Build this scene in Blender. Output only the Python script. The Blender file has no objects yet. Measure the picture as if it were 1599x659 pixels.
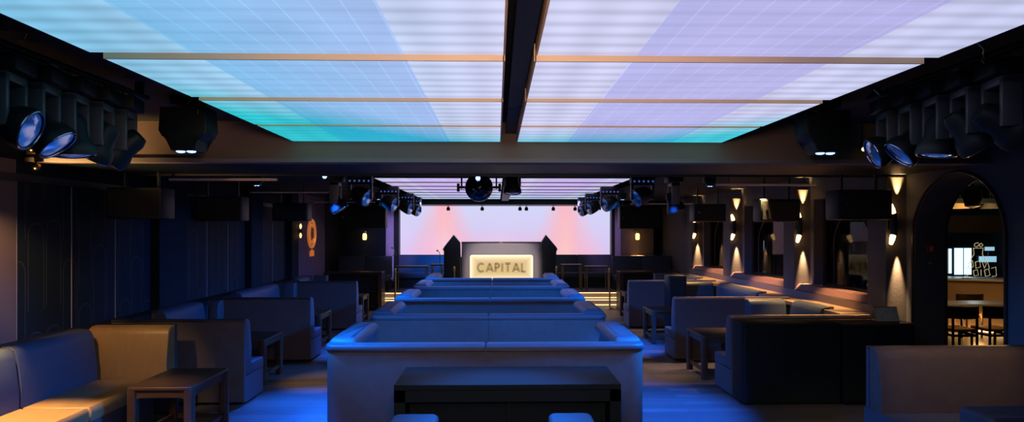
import bpy, bmesh, math, random
from mathutils import Vector, Matrix, Euler
random.seed(7)
PI = math.pi
S = bpy.context.scene
COL = S.collection
F = 1000.0; CAMH = 2.1; YAW = math.atan(23.5 / F)

# ------------------------------------------------------------------ camera
cd = bpy.data.cameras.new('camera'); cam = bpy.data.objects.new('camera', cd); COL.objects.link(cam)
cam.location = (0, 0, CAMH); cam.rotation_euler = (PI / 2, 0, -YAW)
cd.sensor_width = 36; cd.lens = F / 1599 * 36; cd.shift_y = 30.5 / 1599; cd.clip_start = .05; cd.clip_end = 200
S.camera = cam
S.view_settings.view_transform = 'Standard'; S.view_settings.look = 'None'
S.view_settings.gamma = 1; S.view_settings.exposure = 0; S.view_settings.use_curve_mapping = False

def lin(*c):
    return tuple(((v / 255) / 12.92 if v / 255 <= .04045 else (((v / 255) + .055) / 1.055) ** 2.4) for v in c)

def X(px, Y):
    """world x at world depth Y of the photo's column px"""
    return Y * math.tan(math.atan((px - 799.5) / F) + YAW)

# ------------------------------------------------------------------ materials
MATS = {}
def mat(name, col, rough=.5, metal=0, spec=.5, bump=0, bscale=60, var=0, vscale=4, stretch=None, emit=None, estr=1, coat=0, trans=0):
    if name in MATS: return MATS[name]
    m = bpy.data.materials.new(name); m.use_nodes = True; nt = m.node_tree; N = nt.nodes; L = nt.links
    b = N['Principled BSDF']
    b.inputs['Base Color'].default_value = (*col, 1); b.inputs['Roughness'].default_value = rough
    b.inputs['Metallic'].default_value = metal; b.inputs['Specular IOR Level'].default_value = spec
    b.inputs['Coat Weight'].default_value = coat; b.inputs['Transmission Weight'].default_value = trans
    if emit:
        b.inputs['Emission Color'].default_value = (*emit, 1); b.inputs['Emission Strength'].default_value = estr
    tc = N.new('ShaderNodeTexCoord'); mp = N.new('ShaderNodeMapping'); L.new(tc.outputs['Object'], mp.inputs['Vector'])
    if stretch: mp.inputs['Scale'].default_value = stretch
    if var or not bump:
        v = var or .08
        n = N.new('ShaderNodeTexNoise'); n.inputs['Scale'].default_value = vscale; n.inputs['Detail'].default_value = 5
        L.new(mp.outputs[0], n.inputs['Vector'])
        mx = N.new('ShaderNodeMix'); mx.data_type = 'RGBA'; L.new(n.outputs['Fac'], mx.inputs[0])
        mx.inputs[6].default_value = (*[c * (1 - v) for c in col], 1); mx.inputs[7].default_value = (*[min(1, c * (1 + v)) for c in col], 1)
        L.new(mx.outputs[2], b.inputs['Base Color'])
    if bump:
        n2 = N.new('ShaderNodeTexNoise'); n2.inputs['Scale'].default_value = bscale; n2.inputs['Detail'].default_value = 4
        L.new(mp.outputs[0], n2.inputs['Vector'])
        bp = N.new('ShaderNodeBump'); bp.inputs['Strength'].default_value = bump; bp.inputs['Distance'].default_value = .01
        L.new(n2.outputs['Fac'], bp.inputs['Height']); L.new(bp.outputs[0], b.inputs['Normal'])
    MATS[name] = m
    return m

def emis(name, col, s):
    return mat(name, col, emit=col, estr=s)

class NT:
    """small helper for writing shader maths"""
    def __init__(s, name):
        s.m = bpy.data.materials.new(name); s.m.use_nodes = True; s.nt = s.m.node_tree; s.N = s.nt.nodes; s.L = s.nt.links
        s.b = s.N['Principled BSDF']; MATS[name] = s.m
    def math(s, op, a, b=None, c=None, clamp=False):
        n = s.N.new('ShaderNodeMath'); n.operation = op; n.use_clamp = clamp
        for i, v in enumerate((a, b, c)):
            if v is None: continue
            if isinstance(v, (int, float)): n.inputs[i].default_value = v
            else: s.L.new(v, n.inputs[i])
        return n.outputs[0]
    def mix(s, f, a, b, mode='MIX'):
        n = s.N.new('ShaderNodeMix'); n.data_type = 'RGBA'; n.blend_type = mode
        for i, v in ((0, f), (6, a), (7, b)):
            if isinstance(v, (int, float)): n.inputs[i].default_value = v
            elif isinstance(v, tuple): n.inputs[i].default_value = (*v, 1)
            else: s.L.new(v, n.inputs[i])
        return n.outputs[2]
    def ramp(s, f, stops, interp='LINEAR'):
        n = s.N.new('ShaderNodeValToRGB'); n.color_ramp.interpolation = interp
        e = n.color_ramp.elements
        while len(e) < len(stops): e.new(.5)
        for el, (p, c) in zip(e, stops):
            el.position = p; el.color = (*c, 1)
        s.L.new(f, n.inputs[0]); return n.outputs[0]
    def xyz(s, kind='Position'):
        if kind == 'Position':
            g = s.N.new('ShaderNodeNewGeometry'); o = g.outputs['Position']
        else:
            g = s.N.new('ShaderNodeTexCoord'); o = g.outputs['Object']
        x = s.N.new('ShaderNodeSeparateXYZ'); s.L.new(o, x.inputs[0]); s.vec = o
        return x.outputs[0], x.outputs[1], x.outputs[2]
    def remap(s, v, a, b, c=0, d=1):
        n = s.N.new('ShaderNodeMapRange'); s.L.new(v, n.inputs[0])
        for i, q in enumerate((a, b, c, d)): n.inputs[i + 1].default_value = q
        return n.outputs[0]
    def noise(s, vec, scale, detail=3, sc=None):
        n = s.N.new('ShaderNodeTexNoise'); n.inputs['Scale'].default_value = scale; n.inputs['Detail'].default_value = detail
        if sc:
            m = s.N.new('ShaderNodeMapping'); m.inputs['Scale'].default_value = sc; s.L.new(vec, m.inputs[0]); vec = m.outputs[0]
        s.L.new(vec, n.inputs['Vector']); return n.outputs['Fac']

def led_material(name, inner, far):
    """backlit diffuser: tube bands across, tile lines along. inner: 'bright' or 'dim' strip"""
    t = NT(name); x, y, z = t.xyz()
    if not far:
        # turn-over to teal starts nearer on the left side
        t0 = t.ramp(t.remap(x, -2.4, 2.5), [(0, (.30,) * 3), (.18, (.50,) * 3), (.36, (.72,) * 3), (.50, (.80,) * 3), (.8, (.74,) * 3), (1, (.55,) * 3)])
        yy = t.remap(y, 2.6, 6.75)
        teal = t.math('DIVIDE', t.math('SUBTRACT', yy, t0), .26, clamp=True)
        near = t.ramp(t.remap(x, -2.4, 2.5), [(0, lin(138, 205, 238)), (.3, lin(190, 214, 246)), (.5, lin(212, 214, 247)), (.75, lin(212, 212, 246)), (1, lin(205, 210, 246))])
        base = t.mix(teal, near, t.ramp(t.remap(x, -2.4, 2.5), [(0, lin(45, 208, 216)), (.35, lin(60, 186, 212)), (.6, lin(36, 196, 220)), (1, lin(70, 205, 222))]))
        rear = t.remap(y, 5.2, 2.8)
        lowc = t.ramp(t.remap(x, -2.4, 2.5), [(0, (.60, .83, .93)), (.45, (.66, .77, .94)), (.6, (.72, .73, .91)), (1, (.76, .71, .88))])
        dim = (.62, .72, .86)
        if inner == 'dim':
            base = t.mix(1.0, base, lowc, 'MULTIPLY')
        # bluish tint of the nearest left corner
        crn = t.math('MULTIPLY', t.remap(x, -.9, -2.3), t.remap(y, 4.6, 3.0))
        base = t.mix(t.math('MULTIPLY', crn, .45), base, lin(96, 180, 222))
    else:
        f = t.remap(y, 11.2, 19)
        base = t.ramp(f, [(0, lin(206, 206, 248)), (.25, lin(208, 190, 236)), (.6, lin(190, 196, 240)), (.88, lin(190, 205, 235)), (1, lin(130, 190, 205))])
        if inner == 'dim':
            base = t.mix(1.0, base, (.88, .80, .94), 'MULTIPLY')
    # tube bands
    per = .172
    w = t.math('POWER', t.math('ABSOLUTE', t.math('COSINE', t.math('MULTIPLY', y, PI / per))), 3.5)
    w = t.math('MULTIPLY', w, -1.6)
    nz = t.noise(t.vec, 1.6, 2)
    amp = .13 if inner == 'bright' else .05
    band = t.math('MULTIPLY_ADD', w, amp, 1.0)
    band = t.math('MULTIPLY', band, t.math('MULTIPLY_ADD', nz, .3, .85))
    if inner == 'dim':
        fx = t.math('PINGPONG', t.math('ADD', x, 10.0), .0728)       # fine pale lines along
        ln = t.math('LESS_THAN', fx, .004)
        band = t.math('ADD', band, t.math('MULTIPLY', ln, .16))
        fy = t.math('PINGPONG', y, .043)
        band = t.math('SUBTRACT', band, t.math('MULTIPLY', t.math('LESS_THAN', fy, .005), .07))
    else:
        s = t.math('SINE', t.math('MULTIPLY_ADD', x, 2 * PI / .29, .6))
        band = t.math('MULTIPLY', band, t.math('MULTIPLY_ADD', s, .05, .97))
    comb = t.N.new('ShaderNodeCombineColor')
    for i in range(3): t.L.new(band, comb.inputs[i])
    base = t.mix(1.0, base, comb.outputs[0], 'MULTIPLY')
    t.b.inputs['Base Color'].default_value = (.03, .03, .03, 1); t.b.inputs['Roughness'].default_value = .5
    t.L.new(base, t.b.inputs['Emission Color']); t.b.inputs['Emission Strength'].default_value = 1.0
    return t.m

LED_B = led_material('led_bright', 'bright', False); LED_D = led_material('led_dim', 'dim', False)
LEDF_B = led_material('led_far_bright', 'bright', True); LEDF_D = led_material('led_far_dim', 'dim', True)

def screen_material():
    t = NT('video_screen'); x, y, z = t.xyz()
    u = t.remap(x, -3.3, 3.7); v = t.remap(z, 1.3, 2.9)
    xx = t.math('ABSOLUTE', t.math('SUBTRACT', x, .25))
    # a flame of pink and peach at each side, wider at its foot
    d = t.math('ABSOLUTE', t.math('SUBTRACT', xx, 1.95))
    wid = t.math('MULTIPLY_ADD', v, -.7, 1.3)
    wob = t.noise(t.vec, 1.2, 2, (2.2, 1, .25))
    fl = t.math('SUBTRACT', 1, t.math('DIVIDE', d, wid), clamp=True)
    fl = t.math('MULTIPLY', fl, t.math('MULTIPLY_ADD', wob, .9, .75), clamp=True)
    foot = t.math('MULTIPLY', t.remap(v, .55, -.1), t.remap(xx, 3.3, 2.2))
    base = t.mix(v, lin(216, 194, 236), lin(208, 214, 250))
    base = t.mix(t.math('MULTIPLY', foot, .75), base, lin(244, 178, 205))
    base = t.mix(t.math('MULTIPLY', fl, 1.0, clamp=True), base, lin(250, 182, 196))
    core = t.math('MULTIPLY', t.math('SUBTRACT', 1, t.math('DIVIDE', d, .42), clamp=True), t.remap(v, 1.1, .1))
    base = t.mix(t.math('MULTIPLY', core, .6), base, lin(252, 206, 190))
    st = t.noise(t.vec, 9, 2, (1, 1, .02))
    base = t.mix(t.math('MULTIPLY', st, .22), base, lin(232, 214, 240))
    t.b.inputs['Base Color'].default_value = (.02, .02, .02, 1)
    t.L.new(base, t.b.inputs['Emission Color']); t.b.inputs['Emission Strength'].default_value = 1.0
    return t.m
SCREEN = screen_material()

def floor_material():
    t = NT('plank_floor'); x, y, z = t.xyz('Object')
    br = t.N.new('ShaderNodeTexBrick'); br.inputs['Scale'].default_value = 1
    br.inputs['Brick Width'].default_value = 1.5; br.inputs['Row Height'].default_value = .16; br.inputs['Mortar Size'].default_value = .004
    br.inputs['Color1'].default_value = (.13, .115, .11, 1); br.inputs['Color2'].default_value = (.08, .072, .068, 1); br.inputs['Mortar'].default_value = (.04, .035, .03, 1)
    t.L.new(t.vec, br.inputs['Vector'])
    g = t.noise(t.vec, 6, 6, (.5, 9, 1))
    c = t.mix(g, t.mix(1.0, br.outputs['Color'], (.62, .6, .6), 'MULTIPLY'), br.outputs['Color'])
    t.L.new(c, t.b.inputs['Base Color'])
    r = t.remap(g, .2, .8, .3, .46); t.L.new(r, t.b.inputs['Roughness'])
    bp = t.N.new('ShaderNodeBump'); bp.inputs['Strength'].default_value = .15; bp.inputs['Distance'].default_value = .005
    t.L.new(g, bp.inputs['Height']); t.L.new(bp.outputs[0], t.b.inputs['Normal'])
    return t.m

def wallpanel_material():
    """dark panels engraved with thin nested arches"""
    t = NT('arch_panel'); x, y, z = t.xyz()
    # cells .26 wide, alternate columns shifted; thin line where the distance to an arch is small
    ys = t.math('DIVIDE', y, .27)
    colid = t.math('FLOOR', ys)
    fy = t.math('SUBTRACT', t.math('FRACT', ys), .5)
    off = t.math('MULTIPLY', t.math('SINE', t.math('MULTIPLY', colid, 2.4)), .33)
    zz = t.math('ADD', z, off)
    per = 1.15
    fz = t.math('MULTIPLY', t.math('FRACT', t.math('DIVIDE', zz, per)), per / .27)   # cell-height in column widths
    top = t.math('SUBTRACT', fz, 3.0)
    ztop = t.math('MAXIMUM', top, 0.0)
    r = t.math('SQRT', t.math('ADD', t.math('MULTIPLY', fy, fy), t.math('MULTIPLY', ztop, ztop)))
    line = t.math('LESS_THAN', t.math('ABSOLUTE', t.math('SUBTRACT', r, .42)), .022)
    c = t.mix(line, (.005, .012, .017), (.028, .036, .042))
    t.L.new(c, t.b.inputs['Base Color']); t.b.inputs['Roughness'].default_value = .7; t.b.inputs['Specular IOR Level'].default_value = .15
    return t.m

FLOOR = floor_material(); ARCHP = wallpanel_material()
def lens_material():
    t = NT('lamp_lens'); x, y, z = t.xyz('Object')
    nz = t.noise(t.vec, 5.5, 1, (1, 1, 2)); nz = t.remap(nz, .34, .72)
    c = t.ramp(nz, [(0, lin(4, 14, 40)), (.45, lin(16, 66, 150)), (.75, lin(60, 110, 205)), (1, lin(170, 170, 225))])  # mottled glow painted in for the blue reflections of the lens
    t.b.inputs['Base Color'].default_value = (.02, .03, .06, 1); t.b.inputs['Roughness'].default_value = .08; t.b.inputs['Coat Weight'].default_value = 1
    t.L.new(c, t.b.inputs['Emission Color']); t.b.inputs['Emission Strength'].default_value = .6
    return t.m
M = dict(
    black=mat('black_metal', (.006, .012, .014), .5, 0, .35, var=.2),
    blackgloss=mat('black_lacquer', (.008, .013, .015), .45, 0, .12, var=.1),
    darkwall=mat('dark_wall', (.006, .013, .018), .85, 0, .15, var=.25, vscale=2),
    ceil=mat('dark_ceiling', (.010, .012, .015), .85, var=.25, vscale=3),
    beam=mat('taupe_beam', (.22, .155, .12), .75, var=.15, vscale=1.5),
    pillar=mat('grey_plaster', (.085, .072, .068), .7, var=.12, vscale=3, bump=.1, bscale=25),
    leather=mat('slate_leather', (.048, .060, .085), .5, 0, .28, bump=.12, bscale=140, var=.1, vscale=3),
    weave=mat('grey_weave', (.080, .064, .064), .75, 0, .2, bump=.35, bscale=220, var=.22, vscale=9),
    tan=mat('warm_lit_leather', (.24, .145, .06), .4, 0, .5, bump=.15, bscale=120, var=.2, vscale=5, stretch=(3, 1, 1)),  # seat leather with the warm gold light put into its colour
    piping=mat('dark_piping', (.02, .022, .03), .45),
    walnut=mat('walnut', (.038, .022, .014), .42, 0, .2, var=.35, vscale=5, stretch=(1, 6, 6), coat=.08),
    ledge=mat('oak_ledge', (.34, .22, .15), .4, 0, .5, var=.3, vscale=4, stretch=(8, .6, 8)),
    rosewood=mat('rose_oak', (.20, .10, .095), .5, 0, .4, var=.3, vscale=5, stretch=(8, .7, 8)),
    brass=mat('brass', (.62, .42, .18), .28, 1),
    frame=mat('gold_frame', (.85, .58, .34), .5, 0, .4, var=.12, vscale=2, stretch=(.5, 3, 3)),
    chrome=mat('chrome', (.6, .6, .62), .15, 1),
    lens=lens_material(),
    lensring=mat('lens_ring', (.35, .38, .5), .2, 1),
    blueled=emis('blue_white_led', lin(120, 160, 255), 5),
    screenlet=emis('small_display', lin(205, 230, 255), 1.6),
    warmled=emis('warm_led', lin(255, 222, 160), 2.0),
    warmtube=emis('warm_tube', (1.0, .62, .25), 5),
    bulb=emis('amber_bulb', (1.0, .5, .10), 6),
    glass=mat('dark_glass', (.45, .46, .48), .03, 0, .5, trans=1),
    curtain=mat('brown_curtain', (.11, .07, .045), .8, var=.3, vscale=10, stretch=(4, 4, .3)),
    mauve=mat('mauve_wall', (.45, .38, .50), .8, var=.1),
    carpet=mat('stage_board', (.05, .05, .055), .6, var=.2),
    console=mat('taupe_console', (.42, .37, .37), .4, 0, .5, var=.08),
)

M['glass'].node_tree.nodes['Principled BSDF'].inputs['IOR'].default_value = 1.12
# ------------------------------------------------------------------ mesh building
def root_loc(o):
    v = Vector((0, 0, 0))
    while o is not None: v += o.location; o = o.parent
    return v

class MB:
    def __init__(s): s.bm = bmesh.new()
    def box(s, x0, x1, y0, y1, z0, z1, bev=0, seg=2):
        r = bmesh.ops.create_cube(s.bm, size=1)
        vs = r['verts']
        for v in vs:
            v.co = Vector(((x0 + x1) / 2 + v.co.x * (x1 - x0), (y0 + y1) / 2 + v.co.y * (y1 - y0), (z0 + z1) / 2 + v.co.z * (z1 - z0)))
        if bev:
            es = list({e for v in vs for e in v.link_edges})
            bmesh.ops.bevel(s.bm, geom=es, offset=bev, segments=seg, profile=.5, affect='EDGES')
        return s
    def cyl(s, p0, p1, r, r2=None, n=16, caps=True):
        p0, p1 = Vector(p0), Vector(p1); d = p1 - p0
        mtx = Matrix.Translation((p0 + p1) / 2) @ d.to_track_quat('Z', 'Y').to_matrix().to_4x4()
        bmesh.ops.create_cone(s.bm, cap_ends=caps, segments=n, radius1=r, radius2=r if r2 is None else r2, depth=d.length, matrix=mtx)
        return s
    def sph(s, c, r, u=20, v=12, sc=(1, 1, 1)):
        bmesh.ops.create_uvsphere(s.bm, u_segments=u, v_segments=v, radius=r, matrix=Matrix.Translation(c) @ Matrix.Diagonal((*sc, 1)))
        return s
    def lathe(s, prof, c=(0, 0, 0), axis='Z', n=24):
        """prof: (radius, height) list, closed by caps when radius is 0"""
        rings = []
        for r, h in prof:
            ring = []
            for i in range(n if r > 1e-6 else 1):
                a = 2 * PI * i / n
                p = Vector((r * math.cos(a), r * math.sin(a), h))
                if axis == 'Y': p = Vector((p.x, p.z, p.y))
                elif isinstance(axis, Vector): p = axis.to_track_quat('Z', 'Y') @ p
                ring.append(s.bm.verts.new(p + Vector(c)))
            rings.append(ring)
        for a, b in zip(rings, rings[1:]):
            for i in range(n):
                q = [a[i % len(a)], a[(i + 1) % len(a)], b[(i + 1) % len(b)], b[i % len(b)]]
                u = []
                for v in q:
                    if v not in u: u.append(v)
                if len(u) > 2: s.bm.faces.new(u)
        return s
    def poly(s, pts, vec, bev=0, seg=3, which=None):
        """extrude the closed polygon pts along vec"""
        vec = Vector(vec)
        a = [s.bm.verts.new(p) for p in pts]; b = [s.bm.verts.new(Vector(p) + vec) for p in pts]
        n = len(pts)
        fs = [s.bm.faces.new(a[::-1]), s.bm.faces.new(b)]
        for i in range(n): fs.append(s.bm.faces.new((a[i], a[(i + 1) % n], b[(i + 1) % n], b[i])))
        if bev:
            if which == 'end': es = list(fs[1].edges)
            elif which == 'start': es = list(fs[0].edges)
            else: es = list(fs[0].edges) + list(fs[1].edges)
            bmesh.ops.bevel(s.bm, geom=es, offset=bev, segments=seg, profile=.5, affect='EDGES')
        return s
    def tube(s, path, r, n=10):
        path = [Vector(p) for p in path]; rings = []
        for i, p in enumerate(path):
            d = (path[min(i + 1, len(path) - 1)] - path[max(i - 1, 0)]).normalized()
            q = d.to_track_quat('Z', 'Y')
            rings.append([s.bm.verts.new(p + q @ Vector((r * math.cos(2 * PI * k / n), r * math.sin(2 * PI * k / n), 0))) for k in range(n)])
        for a, b in zip(rings, rings[1:]):
            for k in range(n): s.bm.faces.new((a[k], a[(k + 1) % n], b[(k + 1) % n], b[k]))
        s.bm.faces.new(rings[0][::-1]); s.bm.faces.new(rings[-1])
        return s
    def torus(s, c, R, r, axis=Vector((0, 0, 1)), n=32, m=8, a0=0, a1=2 * PI):
        q = axis.to_track_quat('Z', 'Y'); full = abs(a1 - a0 - 2 * PI) < 1e-6
        rings = []
        for i in range(n if full else n + 1):
            a = a0 + (a1 - a0) * i / n
            o = Vector((math.cos(a), math.sin(a), 0))
            rings.append([s.bm.verts.new(Vector(c) + q @ (o * (R + r * math.cos(2 * PI * k / m)) + Vector((0, 0, r * math.sin(2 * PI * k / m))))) for k in range(m)])
        for i in range(n if full else n):
            a, b = rings[i], rings[(i + 1) % len(rings)]
            for k in range(m): s.bm.faces.new((a[k], b[k], b[(k + 1) % m], a[(k + 1) % m]))
        return s
    def build(s, name, m, parent=None, smooth=False, kind=None):
        bmesh.ops.recalc_face_normals(s.bm, faces=s.bm.faces)
        off = root_loc(parent)
        if off.length: bmesh.ops.translate(s.bm, verts=s.bm.verts, vec=-off)
        me = bpy.data.meshes.new(name); s.bm.to_mesh(me); s.bm.free()
        if smooth:
            for p in me.polygons: p.use_smooth = True
            me.set_sharp_from_angle(angle=math.radians(38))
        me.materials.append(m)
        o = bpy.data.objects.new(name, me); COL.objects.link(o); o.parent = parent
        if kind: o['kind'] = kind
        return o

def thing(name, label, cat, loc=(0, 0, 0), group=None):
    o = bpy.data.objects.new(name, None); COL.objects.link(o); o.empty_display_size = .1
    o.location = loc; o['label'] = label; o['category'] = cat
    if group: o['group'] = group
    return o

def tag(o, label, cat, group=None):
    o['label'] = label; o['category'] = cat
    if group: o['group'] = group
    return o

def copy_tree(o, parent=None):
    c = o.copy(); COL.objects.link(c); c.parent = parent
    for ch in [k for k in bpy.data.objects if k.parent == o]: copy_tree(ch, c)
    return c

def struct(o):
    o['kind'] = 'structure'; return o

def rounded(pts, rad, seg=6):
    """2-D polygon with per-corner radii"""
    out = []; n = len(pts)
    for i, p in enumerate(pts):
        p = Vector(p); a = Vector(pts[i - 1]); b = Vector(pts[(i + 1) % n]); r = rad[i] if isinstance(rad, (list, tuple)) else rad
        if r <= 0: out.append(tuple(p)); continue
        u = (a - p).normalized(); v = (b - p).normalized(); ang = u.angle(v); t = r / math.tan(ang / 2)
        p0 = p + u * t; p1 = p + v * t
        for k in range(seg + 1):
            w = k / seg
            q = p0 * (1 - w) ** 2 + p * 2 * w * (1 - w) + p1 * w ** 2
            out.append((q.x, q.y))
    return out

# ------------------------------------------------------------------ room shell
XL, XR, YB = -4.9, 5.3, 21.0
CZ = 3.25
struct(MB().box(-5.3, 15.0, -2.0, 21.4, -.1, 0).build('floor', FLOOR))
struct(MB().box(-5.3, 15.0, -2.0, 21.4, CZ, CZ + .15).build('ceiling', M['ceil']))
struct(MB().box(-5.2, 15.0, YB, YB + .25, 0, CZ).build('wall_back', M['darkwall']))
struct(MB().box(-5.3, 15.0, -2.0, -1.8, 0, CZ).build('wall_rear', M['darkwall']))
struct(MB().box(-5.2, XL, -1.8, YB, 0, CZ).build('wall_left', M['darkwall']))

# left wall: engraved panels, pilasters
for k, (a, b) in enumerate(((6.62, 7.44), (7.46, 8.28), (8.30, 9.12), (10.0, 10.86), (10.88, 11.7), (11.72, 12.5), (13.2, 14.0), (14.02, 14.8))):
    p = MB().box(XL, XL + .03, a, b, .05, 2.6, .004, 1).build('trim_%d' % (k + 1), ARCHP); struct(p)
n = 10
M['strip'] = mat('pale_strip', (.16, .18, .2), .45)
for yy in (6.61, 7.45, 8.29, 10.87, 11.71, 14.01):
    struct(MB().box(XL, XL + .034, yy - .004, yy + .004, .05, 2.6).build('trim_%d' % n, M['strip'])); n += 1
for a, b, m in ((9.16, 9.96, 'darkwall'), (12.55, 13.15, 'darkwall'), (15.0, 15.5, 'darkwall')):
    struct(MB().box(XL, XL + .14, a, b, 0, CZ, .01, 1).build('trim_%d' % n, M[m])); n += 1
struct(MB().box(XL, XL + .04, 5.6, 15.0, 2.6, 2.68).build('trim_%d' % n, M['black'])); n += 1
# pillar nearest on the left, lit by its sconce
struct(MB().box(XL, -4.865, 5.2, 6.60, 0, 2.82, .004, 1).build('wall_left_pillar', M['pillar']))
# ledge behind the left booths
struct(MB().box(XL, -4.60, -1.8, 16.0, .9, .985, .008).build('trim_%d' % n, M['blackgloss'])); n += 1

# right wall with an archway and three windows
def right_wall():
    m = MB(); x0, x1 = XR, XR + .42
    ops = [(9.0, 10.6), (11.1, 13.6), (14.2, 16.3)]
    zs, zt = 1.18, 2.62
    m.box(x0, x1, -1.8, 6.57, 0, CZ)                                # before the arch
    # arch 6.72..8.1, spring line 2.06, crown 2.75
    ya, yb = 6.57, 8.0; c = (ya + yb) / 2; r = (yb - ya) / 2; sp = 2.03
    N = 20; pts = [(c - r * math.cos(PI * i / N), sp + r * math.sin(PI * i / N)) for i in range(N + 1)]
    poly = [(x0, y, z) for y, z in pts] + [(x0, yb, CZ), (x0, ya, CZ)]
    for i in range(N):
        a, b = pts[i], pts[i + 1]
        m.poly([(x0, a[0], a[1]), (x0, b[0], b[1]), (x0, b[0], CZ), (x0, a[0], CZ)], (x1 - x0, 0, 0))
    y = yb
    for a, b in ops:
        m.box(x0, x1, y, a, 0, CZ); m.box(x0, x1, a, b, 0, zs); m.box(x0, x1, a, b, zt, CZ); y = b
    m.box(x0, x1, y, YB, 0, CZ)
    bmesh.ops.remove_doubles(m.bm, verts=m.bm.verts, dist=.0005)
    return struct(m.build('wall_right', mat('wall_paint_right', (.075, .075, .082), .75, var=.15))), ops, (c, r, sp)
wr, OPS, ARC = right_wall()
# arch moulding on the room face and at the rear edge of the opening
def arch_trim(x, c, r, sp, name, rad=.022):
    path = [(x, c - r, 0)] + [(x, c - r * math.cos(PI * i / 24), sp + r * math.sin(PI * i / 24)) for i in range(25)] + [(x, c + r, 0)]
    return struct(MB().tube(path, rad, 8).build(name, M['walnut']))
arch_trim(XR - .005, ARC[0], ARC[1] + .03, ARC[2], 'trim_%d' % n); n += 1
arch_trim(XR + .40, ARC[0], ARC[1] - .0, ARC[2], 'trim_%d' % n, .018); n += 1
for k, (a, b) in enumerate(OPS):
    w = MB()
    for y0, y1, z0, z1 in ((a, a + .05, 1.18, 2.62), (b - .05, b, 1.18, 2.62), (a, b, 1.18, 1.22), (a, b, 2.58, 2.62)):
        w.box(XR + .16, XR + .24, y0, y1, z0, z1)
    # arched inner bar of the window
    cy = (a + b) / 2; rr = (b - a) / 2 - .28
    w.tube([(XR + .2, cy - rr, 1.2)] + [(XR + .2, cy - rr * math.cos(PI * i / 20), 1.85 + min(rr, .62) * math.sin(PI * i / 20)) for i in range(21)] + [(XR + .2, cy + rr, 1.2)], .016, 8)
    wo = struct(w.build('window_%d' % (k + 1), M['walnut']))
    g = MB().box(XR + .195, XR + .205, a + .05, b - .05, 1.22, 2.58).build('pane', M['glass'], wo)
# ledges along the right wall: seat-back shelf, and the rosy sill on top of the wainscot
struct(MB().box(4.58, 5.02, 8.45, 16.6, .93, .995, .008).build('trim_%d' % n, M['ledge'])); n += 1
struct(MB().box(5.02, XR, 8.45, 16.6, 0, 1.10).build('trim_%d' % n, M['beam'])); n += 1
struct(MB().poly([(5.035, 8.6, 1.11), (5.34, 8.6, 1.11), (5.34, 8.6, 1.20), (5.10, 8.6, 1.20)], (0, 8.0, 0)).build('trim_%d' % n, M['rosewood'])); n += 1
# pillars of the right wall
PILL = [(8.17, 388), (10.72, 243), (13.72, 133), (16.4, 75)]
for k, (y, _) in enumerate(PILL):
    struct(MB().box(5.03, XR + .02, y, y + .42, 0, 2.8, .012, 2).build('wall_right_pillar' if k == 0 else 'wall_right_pillar.%03d' % k, M['pillar']))

# downstand beam across the room, and the dark soffit behind it
struct(MB().box(XL, XR, 6.78, 6.98, 2.82, CZ, .004, 1).build('ceiling_beam', M['beam']))
struct(MB().box(XL, XR, 6.75, 6.779, 2.815, 2.86, .003, 1).build('ceiling_beam_lip', mat('lip_paint', (.20, .17, .16), .6)))
struct(MB().box(XL, XR, 6.985, 8.3, 2.825, CZ).build('ceiling_soffit', M['black']))
struct(MB().box(XL, XR, 8.3, 8.32, 2.8, CZ).build('ceiling_beam_back', M['black']))
struct(MB().box(-2.5, 2.75, 10.95, 11.15, 3.05, CZ).build('ceiling_bulkhead', M['black']))
# side ceilings beside the far light field and header over the screen
struct(MB().box(XL, -2.6, 9.2, 20.2, 3.0, 3.04).build('ceiling_side_left', M['ceil']))
struct(MB().box(2.75, XR, 9.2, 20.2, 3.0, 3.04).build('ceiling_side_right', M['ceil']))
struct(MB().box(XL, XR, 19.25, 20.4, 2.88, CZ).build('ceiling_header', M['black']))

# stage with lit steps
SY = 17.9
struct(MB().box(XL, XR, 18.25, YB, 0, .34, .01, 1).build('floor_stage', M['carpet']))
st = thing('stage_step', 'low dark stage step with glowing warm strips in its risers', 'step', (0, SY, 0))
MB().box(-3.3, 3.5, SY, 18.25, 0, .17, .008, 1).build('tread', M['carpet'], st)
MB().box(-3.3, 3.5, SY - .012, SY, .03, .145).build('riser', M['frame'], st)
MB().box(-3.3, 3.5, 18.238, 18.25, .2, .315).build('riser', M['frame'], st)
MB().box(-3.3, 3.5, SY - .028, SY - .012, .008, .026).build('light_strip', M['warmled'], st)
MB().box(-3.3, 3.5, SY - .028, SY - .0, .15, .165).build('light_strip', M['warmled'], st)
MB().box(-3.3, 3.5, 18.216, 18.238, .172, .19).build('light_strip', M['warmled'], st)
MB().box(-3.3, 3.5, 18.216, 18.24, .318, .332).build('light_strip', M['warmled'], st)

# back wall: video screen, its dark jambs and mauve returns
sx0, sx1 = X(623, 20.6), X(955, 20.6)
scr = thing('video_screen', 'wide glowing lavender and pink video wall at the far end', 'screen', ((sx0 + sx1) / 2, 20.6, 1.3))
MB().box(sx0, sx1, 20.6, 20.66, 1.25, 2.95).build('display', SCREEN, scr)
MB().box(sx0 - .05, sx1 + .05, 20.66, 20.8, 1.2, 3.0).build('housing', M['black'], scr)
for k, (a, b, m_) in enumerate(((601, 615, 'mauve'), (615, 623, 'black'), (955, 960, 'black'), (960, 971, 'mauve'))):
    struct(MB().box(X(a, 20.3), X(b, 20.3), 20.28, 20.98, .34, 2.9).build('trim_%d' % n, M[m_])); n += 1
struct(MB().box(X(971, 20.1), X(1022, 20.1), 20.2, 20.98, .34, 2.6).build('wall_back_right', M['pillar']))
struct(MB().box(X(530, 20.1), X(601, 20.1), 20.2, 20.98, .34, 2.6).build('wall_back_left', M['darkwall']))

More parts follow.
